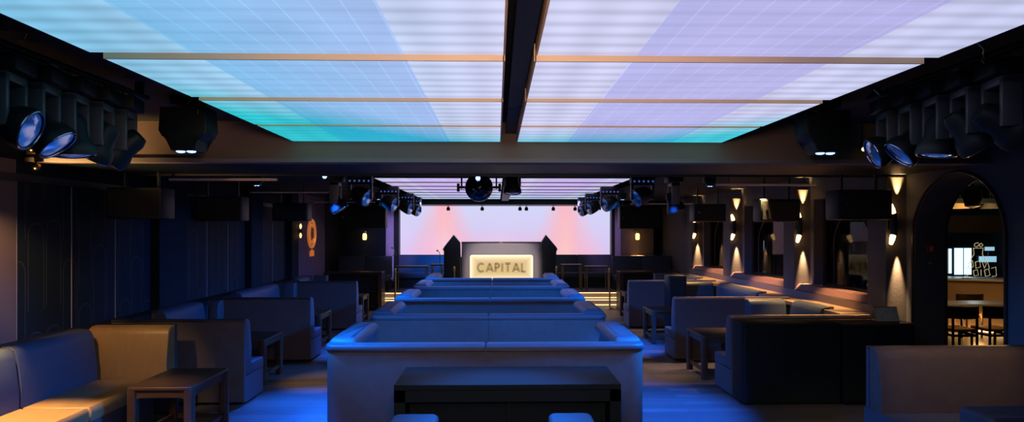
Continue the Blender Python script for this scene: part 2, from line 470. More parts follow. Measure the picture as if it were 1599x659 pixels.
# ------------------------------------------------------------------ luminous ceiling
G1 = 'glowing ceiling panels of the near light field'
def hz(yy): return {0: 1.0, 1: 1.0, 2: 1.0, 3: .967, 4: .944, 5: .932}[yy]
bounds = [.6, 1.62, 2.63, 3.65, 4.69, 5.75, 6.74]
where = ['nearest the viewer', 'second from the viewer', 'large near', 'second visible', 'third visible', 'farthest, teal edged']
def light_panel(xa, xb, y0, y1, z, label, group, far=False, nm='ceiling_light_panel', edge=None):
    """a shallow box with glowing diffuser strips underneath and pale fascia at the near end"""
    t = thing(nm, label, 'light panel', ((xa + xb) / 2, (y0 + y1) / 2, z), group)
    w = xb - xa
    B, D = (LEDF_B, LEDF_D) if far else (LED_B, LED_D)
    cuts = [0, .245, .755, 1]
    for i in range(3):
        a = xa + w * cuts[i]; b = xa + w * cuts[i + 1]
        m = MB().box(a + .002, b - .002, y0 + .004, y1 - .004, z, z + .012)
        m.build('diffuser', B if i != 1 else D, t)
    MB().box(xa, xb, y0, y1, z + .013, z + .10).build('housing', M['black'], t)
    if far: MB().box(xa, xb, y0 - .07, y0 - .03, z - .012, z + .10).build('edge_bar', M['black'], t)
    if not far:
        f = MB(); f.box(xa, xb, y0 - .012, y0, z - .002, z + .10); f.build('fascia', M['frame'], t)
        xi = xb if abs(xb) < abs(xa) else xa
        MB().box(xi - .006, xi + .006, y0 - .012, y1, z - .002, z + .10).build('side_trim', M['frame'], t)
    return t
for i in range(6):
    h = hz(i); y0, y1 = bounds[i] + .01, bounds[i + 1]
    z = CAMH + h
    for side in (0, 1):
        xa, xb = ((-2.285 * h, .042 * h) if side == 0 else (.225 * h, 2.555 * h))
        lab = ('%s glowing ceiling panel on the %s of the dark spine' % (['foremost', 'next to foremost', 'broad pale', 'gold-edged second', 'thin-edged third', 'teal-edged farthest'][i], ['left', 'right'][side]))
        light_panel(xa, xb, y0, y1, z, lab, G1)
# dark spine between the halves
struct(MB().box(.09, .20, .6, 6.74, 3.12, CZ).build('ceiling_spine', M['black']))
cable = MB().tube([(.06, 5.0, 3.07), (.11, 5.02, 3.055), (.16, 5.0, 3.06), (.2, 5.02, 3.075)], .004, 6).build('cable', M['black'])
tag(cable, 'thin slack cable crossing the dark gap between the ceiling halves', 'cable')
FB = [11.25 + 1.1 * i for i in range(8)]
for i in range(7):
    for side in (0, 1):
        xa, xb = ((-2.18, .10) if side == 0 else (.36, 2.42))
        light_panel(xa, xb, FB[i] + .05, FB[i + 1] - .05, 3.03, 'lavender ceiling panel of the far field, %s row on the %s' % (['front', 'second', 'third', 'fourth', 'fifth', 'sixth', 'rearmost'][i], ['left', 'right'][side]), 'ceiling panels of the far light field', True, 'far_ceiling_light_panel')
struct(MB().box(.14, .34, 11.2, 19, 2.98, CZ).build('ceiling_spine_far', M['black']))

# ------------------------------------------------------------------ centre sofas (two L modules per row)
def offset_poly(pts, d):
    """inset of a simple polygon by d (right for clockwise or not)"""
    P = [Vector(p) for p in pts]; n = len(P)
    area = sum(P[i].x * P[(i + 1) % n].y - P[(i + 1) % n].x * P[i].y for i in range(n))
    sg = 1 if area > 0 else -1; out = []
    for i in range(n):
        a = (P[i] - P[i - 1]); b = (P[(i + 1) % n] - P[i])
        if a.length < 1e-7: a = b
        if b.length < 1e-7: b = a
        a.normalize(); b.normalize()
        na = Vector((-a.y, a.x)) * sg; nb = Vector((-b.y, b.x)) * sg
        m = na + nb
        if m.length < 1e-6: m = na
        m.normalize(); k = d / max(.35, m.dot(na))
        q = P[i] + m * k; out.append((q.x, q.y))
    return out

def puff(mb, pts, z0, z1, r=.04, seg=5):
    """prism whose top edge is rounded with radius r, built from inset rings"""
    bm = mb.bm; rings = []
    def ring(pp, z): return [bm.verts.new((p[0], p[1], z)) for p in pp]
    rings.append(ring(pts, z0)); 
    for k in range(seg + 1):
        a = PI / 2 * k / seg
        rings.append(ring(offset_poly(pts, r * (1 - math.cos(a))) if k else pts, z1 - r + r * math.sin(a)))
    n = len(pts)
    for a, b in zip(rings, rings[1:]):
        for i in range(n): bm.faces.new((a[i], a[(i + 1) % n], b[(i + 1) % n], b[i]))
    bm.faces.new(rings[0][::-1])
    f = bm.faces.new(rings[-1])
    bmesh.ops.triangulate(bm, faces=[f])
    return mb

SOFA_W = 1.50; ARM = 1.22
def sofa_module(label, group, mirror):
    """origin at the foot of the seam, back face at y=0, opens to +y; arm on the -x side (or +x when mirrored)"""
    t = thing('sectional_sofa', label, 'sofa', (0, 0, 0), group)
    s = -1 if not mirror else 1
    def L(w, th, arm, rc=.14, ri=.1, inset=0, tb=.15):
        pts = [(s * .003, inset), (s * (w - inset), inset), (s * (w - inset), arm - inset), (s * (w - th), arm - inset), (s * (w - th), tb), (s * .003, tb)]
        return rounded(pts, [0, rc, .06, .06, ri, 0])
    puff(MB(), L(SOFA_W, .22, ARM, inset=.012, tb=.135), .06, .982, .012).build('backrest', M['weave'], t, True)
    top = L(SOFA_W, .25, ARM + .02, tb=.165)
    puff(MB(), top, 1.0, 1.045, .03, 6).build('top_pad', M['leather'], t, True)
    puff(MB(), L(SOFA_W, .235, ARM + .005, inset=.004), .983, .999, .005, 2).build('piping', M['piping'], t, True)
    ap = MB(); xs = [s * (SOFA_W - .004), s * (SOFA_W - .30)]
    puff(ap, rounded([(xs[0], .15), (xs[0], ARM + .03), (xs[1], ARM + .03), (xs[1], .10)], .06, 4), 1.0, 1.09, .085, 8).build('arm_pad', M['leather'], t, True)
    # sloping padded inner faces
    pad = MB(); ins = [(s * .01, .25), (s * (SOFA_W - .25), .25)]
    pad.poly([(s * .01, .137, .45), (s * .01, .30, .45), (s * .01, .165, 1.0), (s * .01, .137, 1.0)], (s * (SOFA_W - .26), 0, 0))
    pad.poly([(s * (SOFA_W - .22), .23, .45), (s * (SOFA_W - .34), .23, .45), (s * (SOFA_W - .235), .23, 1.0), (s * (SOFA_W - .22), .23, 1.0)], (0, ARM - .25, 0))
    pad.build('back_pad', M['leather'], t)
    seat = MB(); seat.box(min(s * .01, s * (SOFA_W - .3)), max(s * .01, s * (SOFA_W - .3)), .3, .82, .30, .47, .035, 3)
    seat.build('seat_cushion', M['leather'], t, True)
    seat = MB(); a, b = sorted((s * (SOFA_W - .8), s * (SOFA_W - .3))); seat.box(a, b, .825, ARM, .30, .47, .035, 3); seat.build('seat_cushion', M['leather'], t, True)
    bs = MB(); a, b = sorted((s * .02, s * (SOFA_W - .05))); bs.box(a, b, .05, .76, .0, .30); a, b = sorted((s * (SOFA_W - .76), s * (SOFA_W - .05))); bs.box(a, b, .76, ARM - .04, 0, .30)
    bs.build('plinth', M['black'], t)
    return t
protoL = sofa_module('', 'central sectional sofas in rows', False)
protoR = sofa_module('', 'central sectional sofas in rows', True)
rows = [5.93, 8.02, 9.95, 12.05, 14.15]
names = ['front', 'second', 'third', 'fourth', 'rearmost']
for i, y in enumerate(rows):
    cx = -.105 + (0.0 if i == 0 else .0)
    for p, sd in ((protoL, 'left'), (protoR, 'right')):
        o = p if i == 0 else copy_tree(p)
        o.location = (cx, y, 0)
        o['label'] = '%s half of the %s row of blue-lit grey sofas in the centre' % (sd, names[i])

# ------------------------------------------------------------------ console and stools in the foreground
def console():
    Y0, Y1, ZT = 4.93, 5.58, .915
    xa, xb = X(615, Y0), X(970, Y0)
    t = thing('console_table', 'black high console with panelled front in the foreground', 'table', ((xa + xb) / 2, Y0, 0))
    MB().box(xa, xb, Y0, Y1, ZT - .045, ZT, .004, 1).build('tabletop', M['blackgloss'], t)
    f = MB(); f.box(xa, xb, Y0 + .004, Y0 + .05, ZT - .135, ZT - .046); f.build('apron', M['blackgloss'], t)
    for a, b in ((xa, xa + .085), (xb - .085, xb)): MB().box(a, b, Y0 + .004, Y1 - .004, 0, ZT - .046).build('side_panel', M['blackgloss'], t)
    xm = (xa + xb) / 2 + .01
    MB().box(xa + .086, xb - .086, Y1 - .05, Y1 - .01, 0, ZT - .046).build('back_panel', M['black'], t)
    for a, b in ((xa + .11, xm - .02), (xm + .02, xb - .11)):
        d = MB()
        d.box(a, b, Y0 + .10, Y0 + .13, .08, ZT - .16)
        for q in ((a, b, ZT - .19, ZT - .16), (a, b, .08, .11), (a, a + .03, .11, ZT - .19), (b - .03, b, .11, ZT - .19)):
            d.box(q[0], q[1], Y0 + .085, Y0 + .10, q[2], q[3])
        d.build('door_panel', M['blackgloss'], t)
    MB().box(xm - .018, xm + .018, Y0 + .06, Y1 - .05, .06, ZT - .136).build('divider', M['blackgloss'], t)
    return t
console()
def bar_stool(x, y, h, label, w=.38, rz=0):
    t = thing('bar_stool', label, 'stool', (x, y, 0), 'padded stools in the foreground')
    pts = rounded([(x - w / 2, y - .18), (x + w / 2, y - .18), (x + w / 2, y + .18), (x - w / 2, y + .18)], .07, 5)
    puff(MB(), pts, h - .11, h, .035).build('seat', M['leather'], t, True)
    MB().box(x - w / 2 + .03, x + w / 2 - .03, y - .15, y + .15, h - .13, h - .111).build('seat_frame', M['walnut'], t)
    for sx in (-1, 1):
        for sy in (-1, 1):
            MB().cyl((x + sx * (w / 2 - .02), y + sy * .17, 0), (x + sx * (w / 2 - .05), y + sy * .13, h - .13), .014, .018, 10).build('leg', M['walnut'], t, True)
    for sx in (-1, 1): MB().cyl((x + sx * (w / 2 - .03), y - .15, .25), (x + sx * (w / 2 - .03), y + .15, .25), .009, n=8).build('footrest', M['walnut'], t, True)
    for sy in (-1, 1): MB().cyl((x - w / 2 + .03, y + sy * .15, .25), (x + w / 2 - .03, y + sy * .15, .25), .009, n=8).build('footrest', M['walnut'], t, True)
    return t
bar_stool(X(646, 4.7), 4.68, .72, 'blue-lit padded stool before the left end of the console', .35)
bar_stool(X(893, 4.7), 4.68, .72, 'blue-lit padded stool before the right end of the console', .33)
bar_stool(3.90, 4.72, .74, 'wide padded stool in front of the foreground right booth', .66)

# ------------------------------------------------------------------ side booths
SH = .47; BH = 1.03; M_RAIL = False
def prof_seg(t, kind, a, b, at, d, end_mat=None, mback='leather', mseat='leather', seat=True, depth=.62, lean=.05, rear_mat='weave'):
    """one run of booth. kind 'x': runs along x from a to b, rear face at y=at, opens towards d (+1/-1 in y);
    kind 'y': runs along y from a to b, rear face at x=at, opens towards d in x"""
    def pt(u, z):
        return (a, at + d * u, z) if kind == 'x' else (at + d * u, a, z)
    vec = (b - a, 0, 0) if kind == 'x' else (0, b - a, 0)
    # rear shell, covered in weave
    MB().poly([pt(0, .04), pt(.05, .04), pt(.05, BH - .03), pt(0, BH - .03)], vec).build('rear_shell', M[rear_mat], t)
    pr = [pt(.052, SH - .12), pt(.24, SH - .12), pt(.235, SH + .18), pt(.20, BH - .09), pt(.175, BH - .03), pt(.13, BH - .005), pt(.052, BH - .0)]
    MB().poly(pr, vec, .012, 3).build('backrest', M[mback], t, True)
    MB().poly([pt(-.004, BH - .028), pt(.05, BH - .028), pt(.05, BH + .002), pt(-.004, BH + .002)], vec).build('top_rail', M['ledge'] if M_RAIL else M['piping'], t)
    if seat:
        ps = [pt(.245, SH - .13), pt(depth + .24, SH - .13), pt(depth + .25, SH - .10), pt(depth + .245, SH - .03), pt(depth + .22, SH), pt(.245, SH)]
        MB().poly(ps, vec, .014, 3).build('seat_cushion', M[mseat], t, True)
        MB().poly([pt(.052, .03), pt(depth + .225, .03), pt(depth + .225, SH - .132), pt(.052, SH - .132)], vec).build('seat_base', M['leather'], t)

def booth_thing(label, loc, group='built-in booths along the side walls'):
    return thing('booth_seating', label, 'booth', loc, group)

# left, foreground: wall run and transverse bench facing the viewer
b = booth_thing('blue and gold-lit corner booth in the left foreground', (-4.4, 6.0, 0))
WLX = -4.6
prof_seg(b, 'y', 4.0, 5.96, WLX, 1, mseat='tan'); prof_seg(b, 'y', 5.98, 7.1, WLX, 1, mseat='tan')
prof_seg(b, 'x', -4.55, -3.66, 7.42, -1, mback='tan', seat=False, rear_mat='leather')
# further left booths: away-facing bench, wall run, facing bench
def side_booth(sgn, y0, y1, xe, xf, label, wall_x, extra_wall=True):
    t = booth_thing(label, (sgn * 3.6, (y0 + y1) / 2, 0))
    a, c = sorted((sgn * xe, wall_x))
    prof_seg(t, 'x', a, c, y0, 1, depth=.40)
    lo, hi = y0 + .25, y1 - .25
    wa = wall_x
    prof_seg(t, 'y', lo + .64, hi, wa, -sgn)
    a, c = sorted((sgn * xf, wall_x - sgn * .25))
    prof_seg(t, 'x', a, c, y1, -1, seat=False)
    return t
side_booth(-1, 7.75, 10.0, 3.03, 4.22, 'booth on the left, its tall back right behind the foreground corner booth', WLX)
side_booth(-1, 10.3, 13.3, 2.98, 4.12, 'second booth back along the left wall, beyond the low wooden table', WLX)
side_booth(-1, 13.55, 15.5, 2.96, 4.05, 'blue-grey booth on the left nearest the stage', WLX)
WRX = 4.72; M_RAIL = True
side_booth(1, 7.98, 10.0, 2.95, 3.9, 'booth on the right whose back touches the black cabinet', WRX)
side_booth(1, 10.22, 13.3, 2.86, 3.9, 'brown-grey booth on the right behind the wooden table, gold-lit top rail', WRX)
side_booth(1, 13.7, 15.9, 2.84, 3.9, 'blue-lit booth end on the right nearest the stage', WRX)
M_RAIL = False
# right foreground: bench facing viewer with plum lit weave back
b = booth_thing('booth with mauve-lit textured back in the right foreground', (4.3, 5.7, 0))
prof_seg(b, 'x', X(1350, 5.85) + .02, 5.0, 5.86, -1, mback='weave', rear_mat='leather')
prof_seg(b, 'y', 3.6, 5.0, 5.25, -1)
MB().box(X(1350, 5.85), X(1350, 5.85) + .018, 5.0, 5.86, .02, SH).build('end_panel', M['leather'], b)

# ------------------------------------------------------------------ low tables with arched frames
def frame_panel(mb, axis, a, b, at, th, z0, z1, leg=.06, r=.07, top=.07):
    """inverted U with rounded inner corners between a and b"""
    inner = rounded([(a + leg, z0), (a + leg, z1 - top), (b - leg, z1 - top), (b - leg, z0)], [0, r, r, 0], 5)
    outer = [(b, z0), (b, z1), (a, z1), (a, z0)]
    pts = inner + outer
    # strips: build as quads between inner path and outer box
    def P(u, z, o): return (u, at + o, z) if axis == 'x' else (at + o, u, z)
    n = len(inner); mid = n // 2
    mb.poly([P(a, z0, 0), P(a + leg, z0, 0), P(a + leg, z1 - top - r, 0), P(a, z1 - top - r, 0)], P(0, 0, th) if False else ((0, th, 0) if axis == 'x' else (th, 0, 0)))
    mb.poly([P(b - leg, z0, 0), P(b, z0, 0), P(b, z1 - top - r, 0), P(b - leg, z1 - top - r, 0)], ((0, th, 0) if axis == 'x' else (th, 0, 0)))
    arc1 = [p for p in inner if p[0] <= a + leg + r + 1e-6 and p[1] > z0 + 1e-6]
    arc2 = [p for p in inner if p[0] >= b - leg - r - 1e-6 and p[1] > z0 + 1e-6]
    v = ((0, th, 0) if axis == 'x' else (th, 0, 0))
    for q0, q1 in zip(arc1, arc1[1:]):
        mb.poly([P(a, q0[1], 0), P(q0[0], q0[1], 0), P(q1[0], q1[1], 0), P(a, q1[1], 0)], v) if abs(q1[1] - q0[1]) > 1e-4 else None
    for q0, q1 in zip(arc2, arc2[1:]):
        mb.poly([P(b, q0[1], 0), P(q0[0], q0[1], 0), P(q1[0], q1[1], 0), P(b, q1[1], 0)], v) if abs(q1[1] - q0[1]) > 1e-4 else None
    mb.poly([P(a, z1 - top, 0), P(b, z1 - top, 0), P(b, z1, 0), P(a, z1, 0)], v)

def low_table(x0, x1, y0, y1, label, h=.62):
    t = thing('side_table', label, 'table', ((x0 + x1) / 2, (y0 + y1) / 2, 0), 'low wooden tables in the side booths')
    pts = rounded([(x0, y0), (x1, y0), (x1, y1), (x0, y1)], .045, 5)
    puff(MB(), pts, h - .028, h, .01, 3).build('tabletop', M['walnut'], t, True)
    for ax, (a, c, at) in (('x', (x0 + .02, x1 - .02, y0 + .02)), ('x', (x0 + .02, x1 - .02, y1 - .05)), ('y', (y0 + .02, y1 - .02, x0 + .02)), ('y', (y0 + .02, y1 - .02, x1 - .05))):
        m = MB(); frame_panel(m, ax, a + .05, c - .05, at, .03, h - .22, h - .03, .0, .07, .075); m.build('apron', M['walnut'], t)
    for sx in (x0 + .045, x1 - .045):
        for sy in (y0 + .045, y1 - .045):
            p = rounded([(sx - .043, sy - .043), (sx + .043, sy - .043), (sx + .043, sy + .043), (sx - .043, sy + .043)], .026, 5)
            puff(MB(), p, 0, h - .029, .003, 1).build('leg', M['walnut'], t, True)
    for ax in (0, 1):
        for e in (0, 1):
            m = MB()
            if ax == 0: yy = (y0 + .045, y1 - .045)[e]; m.box(x0 + .085, x1 - .085, yy - .014, yy + .014, .10, .15)
            else: xx = (x0 + .045, x1 - .045)[e]; m.box(xx - .014, xx + .014, y0 + .085, y1 - .085, .10, .15)
            m.build('stretcher', M['walnut'], t)
    return t
low_table(-3.50, -2.88, 6.12, 6.98, 'gold-lit wooden table by the left foreground corner booth')
low_table(-3.70, -3.14, 8.75, 9.5, 'blue-edged wooden table in the second bay on the left')
low_table(-3.72, -3.10, 11.35, 12.1, 'wooden table in the third bay on the left')
low_table(-3.62, -3.02, 14.55, 15.2, 'gold-edged wooden table on the left closest to the stage')
low_table(2.88, 3.50, 8.92, 9.7, 'wooden table on the right beside the black cabinet booth')
low_table(2.86, 3.50, 11.75, 12.5, 'wooden table behind the brown-grey booth on the right')
low_table(3.03, 3.60, 15.1, 15.75, 'small slatted-side table on the right closest to the stage')

# ------------------------------------------------------------------ black cabinets on the right with tablet
def cabinet():
    t = thing('bar_cabinet', 'long black waist-high cabinet with rounded end on the right', 'cabinet', (3.5, 7.7, 0))
    y0, y1 = 7.62, 7.95
    pts = rounded([(2.95, y0), (4.13, y0), (4.13, y1), (2.95, y1)], [.05, 0, 0, 0], 5)
    puff(MB(), pts, .03, .955, .003, 1).build('body', M['blackgloss'], t, True)
    pts = rounded([(2.93, y0 - .02), (4.14, y0 - .02), (4.14, y1), (2.93, y1)], [.06, 0, 0, 0], 5)
    puff(MB(), pts, .957, .985, .006, 2).build('countertop', M['blackgloss'], t, True)
    MB().box(3.0, 4.1, y0 + .03, y1 - .03, 0, .03).build('plinth', M['black'], t)
    for x in (3.35, 3.74): MB().box(x - .003, x + .003, y0 - .003, y0, .05, .95).build('door_gap', M['black'], t)
    t = thing('service_cabinet', 'black cabinet under the tablet, touching the lit pillar', 'cabinet', (4.55, 7.7, 0))
    MB().box(4.16, 5.0, 7.58, 7.94, .03, .955, .006).build('body', M['blackgloss'], t)
    MB().box(4.15, 5.02, 7.56, 7.96, .957, .985, .004).build('countertop', M['walnut'], t)
    MB().box(4.2, 4.96, 7.62, 7.9, 0, .03).build('plinth', M['black'], t)
    for x in (4.18, 4.60): MB().box(x, x + .38, 7.566, 7.58, .06, .93, .003, 1).build('door', M['blackgloss'], t)
cabinet()
tb = thing('tablet', 'small leaning tablet with dark mottled screen on the black cabinet', 'tablet', (4.66, 7.75, .985))
cx = X(1380, 7.75)
MB().poly([(cx - .145, 7.66, .987), (cx - .145, 7.675, .985), (cx - .145, 7.74, 1.165), (cx - .145, 7.726, 1.168)], (.29, 0, 0), .003, 2).build('casing', M['brass'], tb)
n0 = Vector((0, -.18, .066)).normalized()
MB().poly([(cx - .135, 7.6635, .998), (cx + .135, 7.6635, .998), (cx + .135, 7.7225, 1.158), (cx - .135, 7.7225, 1.158)], (0, -.003, .001)).build('display', mat('mottled_screen', (.34, .36, .28), .5, 0, .2, var=.95, vscale=55), tb)
MB().poly([(cx - .05, 7.735, 1.10), (cx - .05, 7.745, 1.10), (cx - .05, 7.84, .987), (cx - .05, 7.83, .985)], (.1, 0, 0)).build('stand', M['black'], tb)

# black hung screens/loudspeakers
def speaker(px0, px1, yy0, yy1, Y, label, dep=.34, gr='black loudspeakers hung from the ceiling'):
    x0, x1 = X(px0, Y), X(px1, Y); d = Y
    z1 = CAMH + (360 - yy0) / F * d; z0 = CAMH + (360 - yy1) / F * d
    t = thing('hanging_loudspeaker', label, 'loudspeaker', ((x0 + x1) / 2, Y + dep / 2, z0), gr)
    MB().box(x0, x1, Y, Y + dep, z0, z1, .02, 2).build('cabinet', M['black'], t, True)
    g = MB(); g.box(x0 + .03, x1 - .03, Y - .008, Y, z0 + .03, z1 - .03, .004, 1); g.build('grille', mat('speaker_grille', (.012, .013, .014), .9, bump=.6, bscale=400), t)
    MB().cyl((x0 + .1, Y - .014, (z0 + z1) / 2), (x0 + .1, Y - .008, (z0 + z1) / 2), .02, n=16).build('badge', M['chrome'], t)
    for xx in (x0 + .12, x1 - .12): MB().box(xx - .012, xx + .012, Y + dep / 2 - .02, Y + dep / 2 + .02, z1, 3.0 if Y > 9.2 else (CZ if Y < 6.7 or Y > 8.3 else 2.82)).build('bracket', M['black'], t)
    return t
speaker(165, 252, 293, 342, 7.9, 'black loudspeaker hung before the engraved left wall, nearest the viewer')
speaker(305, 377, 307, 345, 10.5, 'black loudspeaker hung on the left, middle of three')
speaker(425, 480, 317, 345, 13.5, 'black loudspeaker hung on the left beside the logo wall')
speaker(530, 602, 322, 356, 18.3, 'large black loudspeaker above the amber lamp at the far left')
speaker(1310, 1394, 295, 343, 7.9, 'black loudspeaker hung on the right beside the brightest sconce')
speaker(1188, 1250, 310, 346, 10.45, 'black loudspeaker hung on the right by the second pillar')
speaker(1084, 1134, 318, 346, 13.3, 'black loudspeaker hung on the right by the third pillar')
speaker(968, 1031, 322, 357, 18.3, 'large black loudspeaker above the amber lamp at the far right')

# ------------------------------------------------------------------ moving-head spotlights
def moving_head(x, y, ztop, ang, label, side=1, k=.86, lit=False, group='moving-head spotlights in rows under the ceiling', pan=PI / 2):
    """yoke arms apart along y; head tilted by ang degrees below level, towards the room centre"""
    t = thing('moving_head_spotlight', label, 'spotlight', (x, y, ztop), group)
    def P(mb):
        bmesh.ops.rotate(mb.bm, verts=mb.bm.verts, cent=(0, 0, 0), matrix=Matrix.Rotation(pan - PI / 2, 3, 'Z'))
        bmesh.ops.translate(mb.bm, verts=mb.bm.verts, vec=(x, y, ztop)); return mb
    P(MB().box(-.12 * k, .12 * k, -.14 * k, .14 * k, -.115 * k, 0, .012)).build('base', M['black'], t, True)
    ym = MB()
    for s in (-1, 1): ym.box(-.065 * k, .065 * k, s * .118 * k - .02 * k, s * .118 * k + .02 * k, -.47 * k, -.126 * k, .008)
    ym.box(-.065 * k, .065 * k, -.138 * k, .138 * k, -.18 * k, -.12 * k, .008)
    P(ym).build('yoke', mat('yoke_paint', (.075, .08, .09), .4, 0, .5, var=.1), t, True)
    a = math.radians(ang); ax = Vector((side * math.cos(a), 0, -math.sin(a)))
    c = Vector((0, 0, -.43 * k)); h = MB()
    h.lathe([(0, -.17 * k), (.07 * k, -.165 * k), (.095 * k, -.11 * k), (.098 * k, .0), (.135 * k, .06 * k), (.148 * k, .12 * k), (.145 * k, .15 * k), (.12 * k, .142 * k), (0, .14 * k)], c, ax, 28)
    ho = P(h).build('head', M['black'], t, True)
    P(MB().lathe([(0, .165 * k), (.06 * k, .158 * k), (.122 * k, .142 * k)], c, ax, 28)).build('lens', M['lens'], ho, True)
    P(MB().torus(c + ax * .150 * k, .134 * k, .008 * k, ax, 36, 8)).build('lens_ring', M['lensring'], ho, True)
    P(MB().box(-.02 * k, .02 * k, -.1435 * k, -.14 * k, -.088 * k, -.03 * k)).build('display', M['screenlet'] if lit else M['black'], t)
    for s in (-1, 1): P(MB().cyl((0, s * .07 * k, 0), (0, s * .07 * k, .035), .018, n=10)).build('clamp', M['chrome'], t)
    return t
ordn = ['nearest', 'second', 'third', 'fourth', 'farthest']
for i, ang in enumerate((22, 48, 86, 118, 140)):
    moving_head(-2.78, 3.70 + .285 * i, 3.09, ang, '%s moving-head spotlight of the near left row%s' % (ordn[i], ', its display lit' if i == 2 else ''), 1, lit=i == 2, pan=PI / 2 + .2)
for i, ang in enumerate((150, 128, 84, 46, 24)):
    moving_head(3.03, 3.78 + .275 * i, 3.115, ang, '%s moving-head spotlight of the near right row%s' % (ordn[i], ', its display lit' if i == 2 else ''), -1, lit=i == 2, pan=PI / 2 - .2)
for x, lab, zr in ((-2.78, 'left', 3.151), (3.03, 'right', 3.176)):
    t = thing('lighting_rail', 'black ceiling rail carrying the near %s row of spotlights' % lab, 'rail', (x, 3.2, 3.15))
    MB().cyl((x, .9, zr), (x, 5.15, zr), .024, n=12).build('pipe', M['black'], t, True)
    for yy in (1.2, 2.6, 3.4, 5.05): MB().box(x - .03, x + .03, yy - .015, yy + .015, zr + .01, CZ).build('bracket', M['black'], t)

# wash lights with twin glowing slots underneath
def wash_light(x, y, ztop, k, label, w=.40):
    t = thing('wash_light', label, 'stage light', (x, y, ztop), 'wash lights with glowing blue slots')
    MB().box(x - .12 * k, x + .12 * k, y - .1 * k, y + .1 * k, ztop - .07 * k, ztop, .01).build('base', M['black'], t)
    m = MB()
    pr = [(x - .19 * k, y, ztop - .10 * k), (x + .19 * k, y, ztop - .10 * k), (x + .205 * k, y, ztop - .30 * k), (x + .18 * k, y, ztop - .345 * k), (x + .12 * k, y, ztop - .375 * k), (x + .10 * k, y, ztop - .47 * k), (x - .10 * k, y, ztop - .47 * k), (x - .12 * k, y, ztop - .375 * k), (x - .18 * k, y, ztop - .345 * k), (x - .205 * k, y, ztop - .30 * k)]
    pr = [(p[0], y - .12 * k, p[2]) for p in pr]
    m.poly(pr, (0, .24 * k, 0), .015, 2); m.build('housing', M['black'], t, True)
    MB().box(x - .04 * k, x + .04 * k, y - .05 * k, y + .05 * k, ztop - .10 * k, ztop - .07 * k).build('neck', M['black'], t)
    for s in (-1, 1):
        MB().sph((x + s * .045 * k, y - .05 * k, ztop - .472 * k), .038 * k, 14, 8, (1, 1, .35)).build('lens', M['blueled'], t, True)
    return t
wash_light(X(295, 5.6), 5.6, 3.25, 1.0, 'black wash light glowing blue below, left of the near ceiling')
wash_light(X(1284, 5.6), 5.6, 3.25, 1.0, 'black wash light glowing blue below, right of the near ceiling')
wash_light(X(402, 9.9), 9.9, 3.0, .45, 'small wash light beyond the beam on the left')
wash_light(X(1108, 9.9), 9.9, 3.0, .45, 'small wash light beyond the beam on the right')
wash_light(X(833, 10.5), 10.5, 3.25, .5, 'small wash light right of the mirror ball')
wash_light(X(592, 14.3), 14.3, 2.99, .42, 'small wash light in the far left row of spotlights')
wash_light(X(972, 14.3), 14.3, 2.99, .42, 'small wash light in the far right row of spotlights')

# LED head fixtures of the far rows: body with five dot LEDs and a lens
def dotted_head(aim, label=''):
    t = thing('led_spotlight', label, 'spotlight', (0, 0, 0), 'far rows of blue-dotted spotlights')
    MB().box(-.19, .19, -.1, .1, -.13, 0, .015).build('base', M['black'], t, True)
    for k in range(5): MB().box(-.15 + k * .075 - .013, -.15 + k * .075 + .013, -.106, -.1, -.12, -.09).build('indicator_light', emis('dim_blue_led', lin(70, 95, 190), .7), t)
    y = MB()
    for s in (-1, 1): y.box(s * .17 - .02, s * .17 + .02, -.05, .05, -.40, -.13, .01)
    y.box(-.19, .19, -.05, .05, -.16, -.131, .01)
    y.build('yoke', M['black'], t, True)
    ax = Vector((aim * .86, -.32, -.36)).normalized(); c = Vector((0, 0, -.33))
    ho = MB().lathe([(0, -.16), (.08, -.15), (.13, -.08), (.15, .05), (.15, .12), (.13, .135), (0, .13)], c, ax, 28).build('head', M['black'], t, True)
    MB().lathe([(0, .132), (.07, .15), (.122, .136)], c, ax, 28).build('lens', M['lens'], ho, True)
    MB().torus(c + ax * .133, .137, .010, ax, 32, 8).build('lens_ring', M['lensring'], ho, True)
    return t
dl = dotted_head(1); dr = dotted_head(-1)
spots = [(563, 10.4, 'first'), (608, 13.2, 'second'), (634, 15.6, 'third'), (647, 17.6, 'last')]
for i, (px, y, w) in enumerate(spots):
    o = dl if i == 0 else copy_tree(dl); o.location = (X(px, y), y, 3.0 - (0 if i else 0.0)); o['label'] = '%s blue-dotted spotlight of the far left row' % w
spots = [(1003, 10.4, 'first'), (952, 13.2, 'second'), (926, 15.6, 'third'), (913, 17.6, 'last')]
for i, (px, y, w) in enumerate(spots):
    o = dr if i == 0 else copy_tree(dr); o.location = (X(px, y), y, 3.0); o['label'] = '%s blue-dotted spotlight of the far right row' % w
# darker heads beside them
GF = 'far moving-head spotlights'
moving_head(X(524, 10.25), 10.25, 2.99, 60, 'shadowed moving-head spotlight at the start of the far left row', 1, 1.0, group=GF)
moving_head(X(1052, 10.3), 10.3, 2.99, 110, 'shadowed moving-head spotlight at the start of the far right row', -1, 1.0, group=GF)
moving_head(X(800, 9.8), 9.8, 3.22, 95, 'moving-head spotlight hanging at the centre right of the mirror ball', 1, .95, group=GF, pan=PI)
t = thing('spot_lamp', 'tiny blue-white point lamp at the start of the far left row', 'spotlight', (X(507, 9.9), 9.9, 2.98))
c = Vector((X(507, 9.75), 9.75, 2.92)); MB().cyl(c + Vector((0, .1, 0)), c, .045, n=16).build('housing', M['black'], t, True); MB().sph(c, .035, 14, 8, (1, .5, 1)).build('lens', M['blueled'], t, True)
MB().box(c.x - .01, c.x + .01, c.y + .03, c.y + .05, 2.95, 3.0).build('bracket', M['black'], t)

